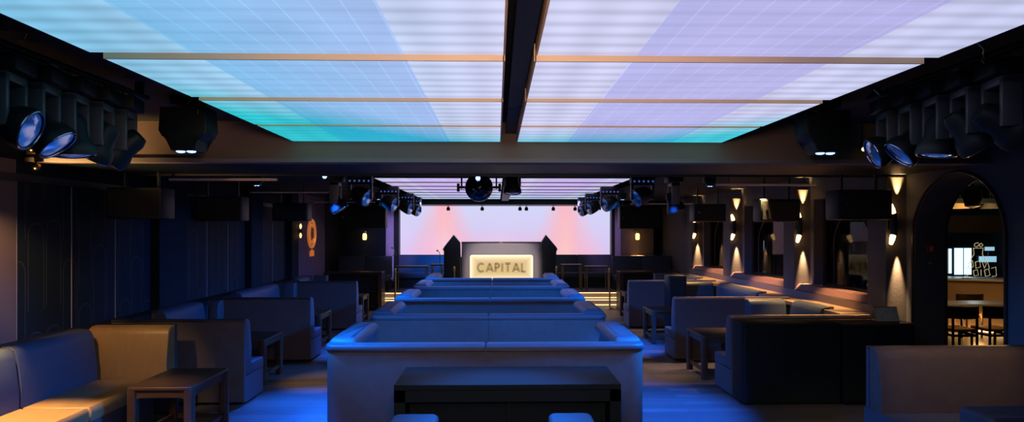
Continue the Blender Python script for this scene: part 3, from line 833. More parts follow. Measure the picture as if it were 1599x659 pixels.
# mirror ball in a bracket
by = 9.6; bx = X(748, by); bz = CAMH + (360 - 293) / F * by
t = thing('mirror_ball', 'dark mirror ball held in side brackets under the ceiling centre', 'mirror ball', (bx, by, bz))
mb = MB(); mb.sph((bx, by, bz), .21, 40, 24)
o = mb.build('ball', mat('mirror_facets', (.10, .11, .13), .12, 1, var=.6, vscale=30), t)
for s in (-1, 1):
    ao = MB().box(bx + s * .26 - .012, bx + s * .26 + .012, by - .015, by + .015, bz - .02, CZ).build('hanging_arm', M['black'], t)
    MB().cyl((bx + s * .18, by, bz), (bx + s * .31, by, bz), .015, n=10).build('axle', M['black'], ao); MB().cyl((bx + s * .31, by, bz - .06), (bx + s * .31, by, bz + .06), .022, n=10).build('knob', M['black'], ao)
MB().sph((bx - .01, by - .20, bz + .125), .035, 12, 8, (1, .6, 1)).build('reflected_lamp', M['blueled'], t, True)  # glowing bead added as a lamp's glint on the ball
# gold globe lamps under the beam at the left
for px, py, y, r, lab in ((50, 232, 6.5, .055, 'small dark gold globe lamp on the beam at the far left'), (56, 262, 6.7, .045, 'smaller gold globe lamp just under the beam at the left')):
    x = X(px, y); z = CAMH + (360 - py) / F * y
    t = thing('globe_lamp', lab, 'lamp', (x, y, z)); MB().sph((x, y, z), r, 24, 16).build('globe', mat('dark_gold', (.35, .24, .1), .18, 1), t, True)
    MB().cyl((x, y, z + r * .8), (x, y, (CZ if y < 6.6 else 2.82 + .0)), .01, n=8).build('stem', M['black'], t)
t = thing('wall_spot', 'tiny warm spot lamp under the ceiling right of the wash light', 'lamp', (X(1349, 6.6), 6.6, 2.9))
c = Vector((X(1349, 6.6), 6.6, CAMH + (360 - 231) / F * 6.6))
MB().cyl(c, c + Vector((.03, .10, .06)), .03, n=14).build('housing', M['black'], t, True); MB().sph(c, .024, 12, 8).build('bulb', M['warmled'], t, True); MB().cyl(c + Vector((.02, .08, .05)), (c.x + .02, c.y + .08, CZ), .008, n=8).build('stem', M['black'], t)

# thin tracks across the side ceilings
def track(px0, px1, py, Y, label, m_='chrome', th=.03):
    x0, x1 = X(px0, Y), X(px1, Y); z = CAMH + (360 - py) / F * Y
    t = thing('lighting_track', label, 'rail', ((x0 + x1) / 2, Y, z), 'thin lighting tracks under the ceiling')
    MB().box(x0, x1, Y, Y + .05, z - th / 2, z + th / 2, .003, 1).build('track', M[m_], t)
    for f in (.12, .88): MB().cyl((x0 + (x1 - x0) * f, Y + .025, z), (x0 + (x1 - x0) * f, Y + .025, 3.0 if Y > 9.2 else CZ), .006, n=6).build('hanger', M['black'], t)
trk = mat('track_paint', (.65, .5, .48), .5)
M['track'] = trk
track(263, 432, 281, 8.9, 'long pale ceiling track left beyond the beam', 'track', .035)
track(390, 512, 301, 12.2, 'thin ceiling track above the left booths', 'track', .02)
track(1120, 1276, 288, 9.0, 'long pale ceiling track right beyond the beam', 'track', .03)
track(985, 1082, 318, 15.5, 'gold-lit ceiling track near the far right lamp', 'track', .03)
track(490, 585, 316, 14.2, 'thin ceiling track near the far left logo wall', 'track', .02)

# tangled safety cables where fixtures hang
def squiggle(x, y, z, label, s=1):
    rnd = random.Random(int(x * 100 + y * 10)); p = [Vector((x, y, CZ)), Vector((x, y, z))]
    for k in range(7): p.append(p[-1] + Vector((rnd.uniform(-.04, .05) * s, rnd.uniform(-.01, .01), rnd.uniform(-.035, .012) * s)))
    tag(MB().tube(p, .005, 6).build('safety_cable', M['brass'], None, True), label, 'cable', 'loose safety cables')
squiggle(-2.66, 3.5, 3.17, 'brassy loose cable at the far left end of the ceiling panel edge')
squiggle(-2.5, 4.35, 3.14, 'brassy loose cable left of the ceiling panel, near its second fascia')
squiggle(-2.52, 5.35, 3.18, 'brassy loose cable over the left wash light')
squiggle(2.75, 3.6, 3.17, 'pale loose cable at the right end of the ceiling panel edge')
squiggle(2.72, 4.5, 3.14, 'brassy loose cable right of the ceiling panel, above the display')
squiggle(2.68, 5.4, 3.18, 'brassy loose cable over the right wash light')

# ------------------------------------------------------------------ sconces on the right pillars
def sconce(x, y, z, k, label, wall=1):
    """black tube held off the pillar, glowing slanted mouths above and below; faces -y"""
    t = thing('wall_sconce', label, 'wall lamp', (x, y, z), 'tube sconces on the right pillars')
    MB().cyl((x, y - .07, z - .14 * k), (x, y - .07, z + .14 * k), .038 * k, n=20).build('body', M['black'], t, True)
    MB().box(x - .03, x + .03, y - .05, y, z - .06, z + .06).build('wall_mount', M['black'], t)
    for s in (-1, 1):
        m = MB()
        # slanted scoop: half-tube glowing on the inside
        p = []
        m.lathe([(.034 * k, 0), (.034 * k, .05 * k), (.022 * k, .12 * k), (0, .13 * k)], (x - .012, y - .075, z + s * .142 * k), Vector((-.35, -.15, s)).normalized(), 16)
        m.build('glowing_mouth', M['warmtube'], t, True)
    return t
def lamp_spot(loc, to, power, col, ang, blend=.6, r=.03, name='spot'):
    ld = bpy.data.lights.new(name, 'SPOT'); ld.energy = power; ld.color = col; ld.spot_size = math.radians(ang); ld.spot_blend = blend; ld.shadow_soft_size = r
    o = bpy.data.objects.new(name, ld); COL.objects.link(o); o.location = loc
    o.rotation_euler = (Vector(to) - Vector(loc)).to_track_quat('-Z', 'Y').to_euler(); return o
WARM = (1.0, .58, .22)
for i, (y, _) in enumerate(PILL):
    x = 5.09; z = 2.18 if i == 0 else 2.17
    sconce(x, y, z, 1.0 if i == 0 else 1.05, 'glowing tube sconce on the %s pillar of the right wall' % ['first and largest', 'second', 'third', 'farthest'][i])
    # beams graze the pillar face
    lamp_spot((x + .085, y - .05, z - .27), (x + .09, y + .01, 1.2), 520, (1, .62, .30), 25, 1.0, .01, 'sconce_beam_down')
    lamp_spot((x + .085, y - .05, z + .27), (x + .09, y + .02, 3.2), 420, WARM, 32, .9, .01, 'sconce_beam_up')

# amber lamps at the back corners with round shelf tables below
def back_lamp(px, label, lit, sx):
    y = 19.95; x = X(px, y); z = CAMH + (360 - 367) / F * y
    t = thing('amber_wall_lamp', label, 'wall lamp', (x, y, z))
    MB().lathe([(0, .13), (.05, .12), (.055, .05), (.045, .05)], (x, y, z), 'Z', 18).build('cap', M['brass'], t, True)
    MB().lathe([(.035, .06), (.062, 0), (.062, -.11), (.04, -.15), (0, -.15)], (x, y, z), 'Z', 18).build('shade', M['bulb'], t, True)
    MB().box(x - .02, x + .02, y, 20.2, z + .06, z + .1).build('arm', M['brass'], t)
    lamp_spot((x, y - .0, z - .2), (x, y + .06, .8), lit, (1, .68, .34), 60, .8, .02, 'corner_lamp_beam')
back_lamp(569.5, 'amber wall lamp in the far left corner', 22, -1)
back_lamp(995.5, 'amber wall lamp in the far right corner above the round ledge', 90, 1)
def round_ledge(px0, px1, py, label):
    y = 19.85; a, b = X(px0, y), X(px1, y); z = CAMH + (360 - py) / F * y
    t = thing('round_ledge', label, 'table', ((a + b) / 2, y, z))
    lm = MB().lathe([(0, 0), ((b - a) / 2, 0), ((b - a) / 2, .03), (0, .03)], (0, 0, 0), 'Z', 40)
    bmesh.ops.scale(lm.bm, vec=(1, .5, 1), verts=lm.bm.verts); bmesh.ops.translate(lm.bm, vec=((a + b) / 2, y, z), verts=lm.bm.verts)
    lm.build('tabletop', M['ledge'], t, True)
    MB().cyl(((a + b) / 2, y, .34), ((a + b) / 2, y, z), .04, n=14).build('post', M['black'], t, True)
round_ledge(545, 601, 402, 'round table top lit gold in the far left corner')
round_ledge(966, 1026, 401, 'round table top lit gold in the far right corner')

# ------------------------------------------------------------------ stage sofas
def stage_sofa(x0, x1, y, label, m_='leather', top=1.33, base=.34, parts=2, dep=.7, arms=0):
    t = thing('stage_sofa', label, 'sofa', ((x0 + x1) / 2, y, base), 'dark sofas up on the stage')
    w = (x1 - x0) / parts
    for k in range(parts):
        a = x0 + k * w + .004; b = x0 + (k + 1) * w - .004
        MB().poly([(a, y, base + .35), (a, y - .2, base + .35), (a, y - .13, top - .04), (a, y - .09, top), (a, y, top)], (b - a, 0, 0), .015, 3).build('backrest', M[m_], t, True)
        MB().box(a, b, y - dep, y - .2, base + .28, base + .45, .03, 3).build('seat_cushion', M[m_], t, True)
    MB().box(x0, x1, y - dep + .05, y, base, base + .28).build('seat_base', M['black'], t)
    return t
stage_sofa(sx0, X(720, 20.5), 20.5, 'blue-lit sofa under the left part of the video wall', parts=1)
stage_sofa(X(845, 20.5), sx1, 20.5, 'dark sofa under the right part of the video wall', parts=2)
stage_sofa(XL + .16, X(613, 19.4), 19.4, 'dark sofa at the left side of the stage', parts=2)
stage_sofa(X(955, 19.4), X(1046, 19.4), 19.4, 'dark sofa at the right side of the stage', parts=2)
# tables on the stage
def stage_table(x, y, w, d, h, label):
    t = thing('stage_table', label, 'table', (x, y, .34), 'small tables on the stage')
    MB().box(x - w / 2, x + w / 2, y - d / 2, y + d / 2, h - .035, h, .008).build('tabletop', M['walnut'], t)
    for sx in (-1, 1):
        for sy in (-1, 1):
            MB().cyl((x + sx * (w / 2 - .04), y + sy * (d / 2 - .04), .34), (x + sx * (w / 2 - .04), y + sy * (d / 2 - .04), h - .035), .018, n=10).build('leg', M['brass'], t, True)
    return t
stage_table(X(643, 18.9), 18.95, .95, .5, 1.06, 'brass-legged table before the sofa at the left of the video wall')
stage_table(X(682, 18.9), 19.0, .36, .36, 1.11, 'small table beside the left arrow-topped cabinet')
stage_table(X(893, 18.9), 19.0, .62, .45, 1.10, 'brass-legged table beside the right arrow-topped cabinet')
stage_table(X(932, 18.9), 18.95, .70, .5, 1.05, 'brass-legged table at the right of the stage')

# dark bar counters at the sides in front of the stage
def counter(px0, px1, Y, h, label, d=.5):
    x0, x1 = X(px0, Y), X(px1, Y)
    t = thing('service_counter', label, 'counter', ((x0 + x1) / 2, Y + d / 2, 0), 'dark counters beside the stage steps')
    MB().box(x0, x1, Y, Y + d, h - .06, h, .01).build('countertop', M['walnut'], t)
    for a, b in ((x0, x0 + .1), (x1 - .1, x1)): MB().box(a, b, Y + .01, Y + d - .01, 0, h - .061).build('side_panel', M['walnut'], t)
    MB().box(x0 + .101, x1 - .101, Y + .25, Y + d - .02, 0, h - .061).build('back_panel', M['black'], t)
    for z in (.12, .5): MB().box(x0 + .101, x1 - .101, Y + .06, Y + .249, z, z + .03).build('shelf', M['black'], t)
    return t
counter(968, 1062, 16.7, 1.02, 'dark counter to the right of the lit stage steps')
counter(505, 596, 16.7, 1.02, 'dark counter to the left of the lit stage steps')

# black upright case behind the right blue booth
t = thing('speaker_tower', 'black upright cabinet standing between the right booths', 'loudspeaker', (X(1060, 13.2), 13.02, 0))
a, b = X(1043, 13.0), X(1076, 13.0) - .06
MB().box(a, b, 12.95, 13.3, 0, 1.18, .02, 2).build('cabinet', M['black'], t, True)
MB().box(a + .03, b - .03, 12.94, 12.95, .1, 1.14).build('grille', M['black'], t)

# ------------------------------------------------------------------ DJ booth and sign
dy = 18.7
dx0, dx1 = X(720, dy), X(847, dy); dz1 = CAMH + (360 - 378) / F * dy
t = thing('dj_booth', 'taupe DJ booth with rounded shoulders behind the glowing sign', 'counter', ((dx0 + dx1) / 2, dy, .34))
pts = rounded([(dx0, dy), (dx1, dy), (dx1, dy + .8), (dx0, dy + .8)], [.22, .22, 0, 0], 8)
puff(MB(), pts, .34, dz1 - .03, .004, 1).build('front_panel', M['console'], t, True)
pts = rounded([(dx0 - .01, dy - .01), (dx1 + .01, dy - .01), (dx1 + .01, dy + .8), (dx0 - .01, dy + .8)], [.23, .23, 0, 0], 8)
puff(MB(), pts, dz1 - .029, dz1, .008, 2).build('countertop', M['walnut'], t, True)
gx0, gx1 = X(734, dy), X(832, dy); gz1 = CAMH - (398 - 360) / F * dy; gz0 = CAMH - (437 - 360) / F * dy
sg = thing('illuminated_sign', 'glowing cream sign with dark letters on the DJ booth front', 'sign', ((gx0 + gx1) / 2, dy - .1, gz0))
cream = NT('sign_glow'); x_, y_, z_ = cream.xyz()
u = cream.math('ABSOLUTE', cream.math('DIVIDE', cream.math('SUBTRACT', x_, (gx0 + gx1) / 2), (gx1 - gx0) / 2))
v = cream.math('ABSOLUTE', cream.math('DIVIDE', cream.math('SUBTRACT', z_, (gz0 + gz1) / 2), (gz1 - gz0) / 2))
e = cream.math('MAXIMUM', cream.math('POWER', u, 9.0), cream.math('POWER', v, 3.2), clamp=True)
cc = cream.mix(e, lin(208, 176, 112), (1.25, 1.12, .78))
cream.L.new(cc, cream.b.inputs['Emission Color']); cream.b.inputs['Emission Strength'].default_value = 1.0; cream.b.inputs['Base Color'].default_value = (.12, .10, .07, 1)
def xz_round(x0, x1, z0, z1, r, y): return [(p[0], y, p[1]) for p in rounded([(x0, z0), (x1, z0), (x1, z1), (x0, z1)], r, 6)]
MB().poly(xz_round(gx0, gx1, gz0, gz1, .07, dy - .06), (0, -.04, 0)).build('light_panel', cream.m, sg, True)
MB().poly(xz_round(gx0 - .012, gx1 + .012, gz0 - .012, gz1 + .012, .08, dy - .012), (0, -.046, 0)).build('casing', M['console'], sg, True)
# letters made of strokes, each with a thin inner line
LH = .235; lz = (gz0 + gz1) / 2 - LH / 2 - .0
def letter(ch, x, w):
    P = {'C': None,
         'A': [[(0, 0), (w / 2, LH), (w, 0)], [(w * .22, LH * .28), (w * .78, LH * .28)]],
         'P': [[(0, 0), (0, LH)], [(0, LH), (w * .45, LH), (w * .8, LH * .93), (w, LH * .76), (w * .8, LH * .56), (w * .45, LH * .48), (0, LH * .48)]],
         'I': [[(w / 2, 0), (w / 2, LH)]],
         'T': [[(0, LH), (w, LH)], [(w / 2, LH), (w / 2, 0)]],
         'L': [[(0, LH), (0, 0), (w, 0)]]}[ch]
    if ch == 'C':
        P = [[(w * .5 + w * .58 * math.cos(a), LH / 2 + LH * .5 * math.sin(a)) for a in [math.radians(48 + k * (264 / 16)) for k in range(17)]]]
    m = MB(); th = .0075
    for pl in P:
        for (a0, b0), (a1, b1) in zip(pl, pl[1:]):
            d = Vector((a1 - a0, 0, b1 - b0)); nrm = Vector((-d.z, 0, d.x)).normalized()
            e_ = d.normalized() * th
            for s in (-1, 1):                                       # double stroke of the inline lettering
                o = nrm * s * .0165
                q = [Vector((x + a0, 0, lz + b0)) - e_ + o - nrm * th, Vector((x + a1, 0, lz + b1)) + e_ + o - nrm * th, Vector((x + a1, 0, lz + b1)) + e_ + o + nrm * th, Vector((x + a0, 0, lz + b0)) - e_ + o + nrm * th]
                m.poly([(p.x, dy - .101, p.z) for p in q], (0, -.02, 0))
    return m.build('letter', mat('bronze_letter', (.11, .075, .035), .5, 0, .3), sg)
lw = {'C': .165, 'A': .19, 'P': .11, 'I': .03, 'T': .15, 'L': .10}
tot_px0 = X(747, dy); xx = tot_px0; gap = (X(820, dy) - tot_px0 - sum(lw[c_] for c_ in 'CAPITAL')) / 6
for c_ in 'CAPITAL':
    letter(c_, xx, lw[c_]); xx += lw[c_] + gap

# arrow-topped black cabinets either side of the DJ booth
def arrow_cab(px, s, label):
    y = 18.3
    def q(px_, py_): return (X(px_, y), y, CAMH - (py_ - 360) / F * y)
    if s < 0: pp = [q(693, 441), q(693, 386), q(708, 367), q(718, 379), q(720, 441)]
    else: pp = [q(847, 441), q(846, 378), q(853, 367), q(869, 386), q(868, 441)]
    pp[0] = (pp[0][0], y, .34); pp[-1] = (pp[-1][0], y, .34)
    t = thing('monitor_loudspeaker', label, 'loudspeaker', (pp[0][0], y, .34), 'pointed black cabinets flanking the DJ booth')
    MB().poly(pp, (0, .35, 0), .012, 2).build('cabinet', M['black'], t, True)
    zc = 1.45; xc = (pp[0][0] + pp[-1][0]) / 2
    MB().cyl((xc, y - .008, zc), (xc, y + .002, zc), .13, n=24).build('driver', M['black'], t, True)
    hx = pp[1][0] if s < 0 else pp[3][0]
    MB().box(hx - .03, hx + .03, y + .05, y + .2, 1.52, 1.6, .005).build('handle', M['brass'], t)
arrow_cab(693, -1, 'black pointed loudspeaker at the left of the DJ booth')
arrow_cab(847, 1, 'black pointed loudspeaker at the right of the DJ booth')

# brass posts
def post(px, Y, z0, z1, label, base=True):
    x = X(px, Y); t = thing('brass_post', label, 'post', (x, Y, z0), 'slim brass stanchion posts')
    if base: MB().lathe([(0, 0), (.16, 0), (.16, .012), (.06, .035), (.022, .05), (0, .05)], (x, Y, z0), 'Z', 28).build('base', M['brass'], t, True)
    MB().cyl((x, Y, z0 + .03), (x, Y, z1 - .04), .021, n=14).build('pole', M['brass'], t, True)
    MB().lathe([(0, .05), (.022, .045), (.032, .02), (.036, 0), (.03, -.01), (0, -.02)], (x, Y, z1 - .04), 'Z', 16).build('finial', M['brass'], t, True)
    MB().torus((x, Y, z1 - .09), .036, .008, Vector((0, 0, 1)), 20, 6).build('collar', M['brass'], t, True)
post(617, 17.1, 0, 1.09, 'slim brass post on the floor at the left of the stage steps')
post(952, 17.1, 0, 1.09, 'slim brass post on the floor at the right of the stage steps')
post(709, 18.0, .17, 1.09, 'slim brass post on the step left of the glowing sign', False)
post(869, 18.0, .17, 1.09, 'slim brass post on the step right of the glowing sign', False)
for px, lab in ((617, 'left'),):
    pass
# microphone/lamp bracket on the left jamb
for px, lab in ((616, 'thin gooseneck microphone standing on the left stage sofa ledge'), (687, 'thin gooseneck microphone beside the left pointed loudspeaker')):
    y = 19.95 if px == 616 else 18.2; x = X(px, y); z0 = 1.33 if px == 616 else .34
    t = thing('microphone', lab, 'microphone', (x, y, z0))
    top = 1.55 if px == 616 else 1.52
    MB().tube([(x, y, z0), (x, y, top - .1), (x - .02, y, top - .03), (x - .06, y - .02, top)], .009, 8).build('neck', M['chrome'], t, True)
    MB().sph((x - .07, y - .02, top + .01), .028, 12, 8).build('capsule', M['chrome'], t, True)
    MB().cyl((x, y, z0), (x, y, z0 + .015), .06, n=16).build('base', M['black'], t, True)

# ceiling header spots above the screen
for k, (px, lab) in enumerate(((700, 'leftmost'), (753, 'left of middle'), (812, 'middle'), (822, 'right of middle'), (864, 'second from right'), (898, 'rightmost'))):
    y = 20.3; x = X(px, y); t = thing('screen_spot', '%s tiny spotlight hanging before the top of the video wall' % lab, 'spotlight', (x, y, 2.88), 'tiny spotlights over the video wall')
    MB().cyl((x, y, 2.88), (x, y, 2.82), .012, n=8).build('stem', M['black'], t)
    MB().lathe([(0, .03), (.045, .02), (.06, -.05), (.045, -.09), (0, -.09)], (x, y, 2.82), 'Z', 16).build('head', M['black'], t, True)

# glowing emblem on the left wall: a spiral ring with thin legs
ex = XL + .15; ey = 15.9
t = thing('wall_emblem', 'amber-lit oval emblem on the left wall', 'emblem', (ex, ey, 1.6))
struct(MB().box(XL, XL + .12, 15.55, 17.9, 0, 3.0).build('trim_%d' % n, mat('plum_wall', (.12, .075, .13), .8, var=.2))); n += 1
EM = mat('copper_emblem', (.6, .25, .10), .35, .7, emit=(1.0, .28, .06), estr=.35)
ey = 16.55
m = MB(); m.torus((0, 0, 0), .30, .035, Vector((1, 0, 0)), 40, 8); m.torus((0, 0, 0), .2, .03, Vector((1, 0, 0)), 30, 8, .8, 5.6)
bmesh.ops.scale(m.bm, vec=(1, 1, 1.15), verts=m.bm.verts); bmesh.ops.translate(m.bm, vec=(ex, ey, 2.02), verts=m.bm.verts)
m.build('ring', EM, t, True)
for k in range(5): MB().box(ex - .01, ex + .01, ey - .16 + k * .08, ey - .14 + k * .08, 1.44, 1.62 - abs(k - 2) * .02).build('lower_bar', EM, t)
lamp_spot((XL + .7, 16.3, 2.75), (XL + .1, 16.6, 1.9), 12, (1, .45, .12), 40, .8, .05, 'emblem_light')
t = thing('emblem_lamp', 'small gold twin wall lamp left of the amber emblem', 'wall lamp', (XL + .25, 15.5, 2.0))
for z in (2.2, 1.98): MB().sph((XL + .2, 15.45, z), .04, 14, 8, (.6, .6, 1.5)).build('bulb', M['bulb'], t, True)
MB().cyl((XL + .2, 15.5, 1.98), (XL + .2, 15.5, 2.2), .03, n=12).build('body', M['black'], t, True)
MB().box(XL + .14, XL + .19, 15.48, 15.52, 2.05, 2.12).build('wall_mount', M['black'], t)

# fire call point on the arch jamb
y = 8.0; x = X(1452, y)
t = thing('fire_call_point', 'small red fire alarm box inside the archway', 'alarm', (x, y, 1.8))
MB().box(x - .045, x + .045, y - .03, y, 1.82, 1.92, .006).build('housing', mat('alarm_red', (.5, .02, .02), .4), t)
MB().box(x - .018, x + .018, y - .033, y - .03, 1.84, 1.90).build('symbol', mat('alarm_white', (.5, .4, .35), .5), t)
tag(MB().box(x - .02, x + .02, y - .012, y, 1.67, 1.70, .003, 1).build('wall_switch', mat('switch_grey', (.2, .2, .2), .5)), 'tiny pale switch under the red alarm box', 'switch')

# ------------------------------------------------------------------ bar room beyond the arch
struct(MB().box(12.6, 12.8, -1.8, YB, 0, CZ).build('wall_bar_right', M['darkwall']))
struct(MB().box(XR + .42, 12.6, 16.8, 17.0, 0, CZ).build('wall_bar_back', M['darkwall']))
M['sand'] = mat('sand_panel', (.36, .24, .13), .6, var=.1)
struct(MB().box(9.0, 12.6, 14.5, 14.7, 2.05, 2.45).build('ceiling_bar_soffit', M['pillar']))
t = thing('bar_counter', 'curved sand-coloured bar front with pale top beyond the arch', 'counter', (10, 13, 0))
MB().poly([(8.8, 13.3, 0), (11.4, 12.0, 0), (11.6, 12.3, 0), (9.0, 13.6, 0)], (0, 0, 1.08)).build('front', M['sand'], t)
MB().poly([(8.7, 13.23, 1.08), (11.4, 11.88, 1.08), (11.75, 12.5, 1.08), (9.05, 13.85, 1.08)], (0, 0, .04)).build('countertop', mat('pale_top', (.6, .62, .66), .25), t)
MB().poly([(8.78, 13.22, 1.045), (11.4, 11.9, 1.045), (11.42, 11.93, 1.045), (8.80, 13.25, 1.045)], (0, 0, .02)).build('edge_strip', M['chrome'], t)
MB().poly([(8.78, 13.22, .05), (11.4, 11.9, .05), (11.42, 11.93, .05), (8.80, 13.25, .05)], (0, 0, .04)).build('foot_light', M['warmtube'], t)
t = thing('long_bar_table', 'long table with silvery edge behind the two dining chairs', 'table', (8.6, 11.3, 0))
MB().box(7.5, 9.8, 11.2, 11.8, .75, .79, .008).build('tabletop', mat('silver_edge', (.42, .45, .5), .25), t)
for xx in (7.62, 9.68): MB().box(xx - .04, xx + .04, 11.25, 11.75, 0, .75).build('leg', M['black'], t)
def chair(x, y, label):
    t = thing('dining_chair', label, 'chair', (x, y, 0), 'dark chairs seen through the archway')
    pts = rounded([(x - .22, y - .2), (x + .22, y - .2), (x + .22, y + .24), (x - .22, y + .24)], .06, 4)
    puff(MB(), pts, .44, .49, .02, 3).build('seat', M['tan'], t, True)
    pb = [(x + .285 * math.sin(a) , y - .1 - .17 * math.cos(a)) for a in [math.radians(-75 + k * 15) for k in range(11)]]
    pi = [(x + .26 * math.sin(a), y - .1 - .145 * math.cos(a)) for a in [math.radians(75 - k * 15) for k in range(11)]]
    puff(MB(), pb + pi, .66, .86, .006, 2).build('backrest', M['walnut'], t, True)
    for sx in (-1, 1):
        MB().cyl((x + sx * .2, y - .2, 0), (x + sx * .2, y - .2, .72), .02, n=12).build('leg', M['walnut'], t, True)
        MB().cyl((x + sx * .2, y + .2, 0), (x + sx * .2, y + .2, .44), .02, n=12).build('leg', M['walnut'], t, True)
    for sx in (-1, 1): MB().box(x + sx * .2 - .01, x + sx * .2 + .01, y - .18, y + .18, .36, .40).build('seat_rail', M['walnut'], t)
    MB().box(x - .18, x + .18, y - .21, y - .19, .36, .40).build('seat_rail', M['walnut'], t)
    return t
chair(X(1500, 10.4), 10.5, 'dark dining chair seen at the left inside the archway')
chair(X(1557, 10.4), 10.5, 'dark dining chair seen at the right inside the archway')
chair(X(1500, 12.6), 12.5, 'dining chair on the far side of the silvery table')
# bright fridges behind the bar
def fridge(px0, px1, py0, py1, Y, s, label):
    a, b = X(px0, Y), X(px1, Y); z1 = CAMH + (360 - py0) / F * Y; z0 = CAMH + (360 - py1) / F * Y
    t = thing('display_fridge', label, 'fridge', ((a + b) / 2, Y, 0), 'lit bottle fridges behind the bar')
    MB().box(a - .04, b + .04, Y + .02, Y + .5, 0, z1 + .04).build('cabinet', M['black'], t)
    MB().box(a, b, Y, Y + .018, z0, z1).build('lit_door', emis('cold_white', lin(190, 235, 255), s), t)
    m = MB(); m.box((a + b) / 2 - .01, (a + b) / 2 + .01, Y - .012, Y, z0, z1); m.build('door_bar', M['chrome'], t)
fridge(1491, 1517, 388, 430, 16.0, 1.8, 'brightly lit white fridge behind the bar, seen through the arch')
fridge(1474, 1486, 389, 428, 16.0, 1.0, 'narrow lit fridge at the left edge of the arch view')
fridge(1190, 1193, 376, 392, 16.2, .9, 'slim lit fridge seen through the second window')
def monitor(px0, px1, py0, py1, Y, label):
    a, b = X(px0, Y), X(px1, Y); z1 = CAMH + (360 - py0) / F * Y; z0 = CAMH + (360 - py1) / F * Y
    t = thing('bar_monitor', label, 'screen', ((a + b) / 2, Y, z0), 'small screens behind the bar')
    MB().box(a - .02, b + .02, Y + .01, Y + .05, z0 - .02, z1 + .02).build('casing', M['black'], t)
    MB().box(a, b, Y, Y + .01, z0, z1).build('display', emis('pale_display', lin(150, 200, 225), .9), t)
    MB().box((a + b) / 2 - .02, (a + b) / 2 + .02, Y + .02, Y + .04, 1.05 if z0 > 1.05 else 0, z0 - .02).build('stand', M['black'], t)
monitor(1538, 1553, 386, 392, 15.5, 'small upper screen right of the lit fridge')
monitor(1529, 1556, 401, 410, 15.3, 'lower pale screen right of the lit fridge')
# neon line drawing of bottles standing on the bar
ny = 12.9; 
t = thing('neon_bottles', 'pale neon outlines of bottles and glasses on the bar', 'neon sign', (X(1528, ny), ny, 1.12))
def npt(px, py): return (X(px, ny), ny, CAMH - (py - 360) / F * ny)
NE = emis('neon_white', lin(215, 205, 160), .55)
strokes = [[(1522, 381), (1527, 379), (1529, 383), (1525, 386), (1521, 384), (1522, 381)], [(1529, 383), (1532, 380), (1535, 383), (1532, 386), (1529, 384)], [(1520, 388), (1535, 388), (1534, 398), (1538, 404), (1538, 412)], [(1520, 388), (1521, 398), (1516, 405), (1516, 412)],
           [(1513, 412), (1519, 408), (1520, 417), (1514, 421), (1512, 416), (1513, 412)], [(1523, 410), (1530, 408), (1531, 418), (1524, 420), (1523, 410)], [(1534, 410), (1537, 420), (1542, 409), (1545, 420)],
           [(1520, 424), (1526, 422), (1528, 431), (1521, 432), (1520, 424)], [(1532, 422), (1532, 432)], [(1537, 423), (1544, 421), (1546, 431), (1539, 433), (1537, 423)], [(1548, 420), (1555, 418), (1556, 432), (1549, 433)], [(1505, 420), (1510, 419), (1511, 432), (1506, 433)]]
for s_ in strokes: MB().tube([npt(*p) for p in s_], .0065, 6).build('stroke', NE, t)
MB().box(X(1503, ny), X(1558, ny), ny - .02, ny + .02, 1.12, 1.135).build('base', M['chrome'], t)
# pendants
def pendant(px, py0, py1, w, Y, m_, label, lit):
    x = X(px, Y); z1 = CAMH + (360 - py0) / F * Y; z0 = CAMH + (360 - py1) / F * Y; r = w / 2 / F * Y
    t = thing('pendant_lamp', label, 'lamp', (x, Y, z0), 'pendant lamps beyond the archway')
    if m_ == 'cone': MB().lathe([(r * .25, z1 - z0), (r, 0), (r * .96, 0), (r * .2, z1 - z0)], (x, Y, z0), 'Z', 28).build('shade', lit, t, True)
    else: MB().lathe([(0, z1 - z0), (r * .8, (z1 - z0) * .85), (r, (z1 - z0) * .45), (r * .8, (z1 - z0) * .1), (0, 0)], (x, Y, z0), 'Z', 28).build('shade', lit, t, True)
    MB().cyl((x, Y, z1), (x, Y, CZ), .01, n=8).build('cord', M['black'], t)
pendant(1499, 309, 325, 26, 11.5, 'cone', 'amber cone pendant lamp seen in the arch top', mat('amber_shade', (.6, .35, .12), .6, emit=(1, .5, .12), estr=.55))
pendant(1519, 290, 325, 26, 10.6, 'drum', 'dark rounded pendant lamp hanging in the arch top', M['black'])
pendant(1546, 309, 325, 28, 11.5, 'cone', 'grey cone pendant lamp at the right of the arch top', mat('grey_shade', (.3, .32, .34), .6))
struct(MB().box(XR + .42, 12.6, 10.95, 11.1, 2.58, 2.66).build('ceiling_bar_rail', M['black']))
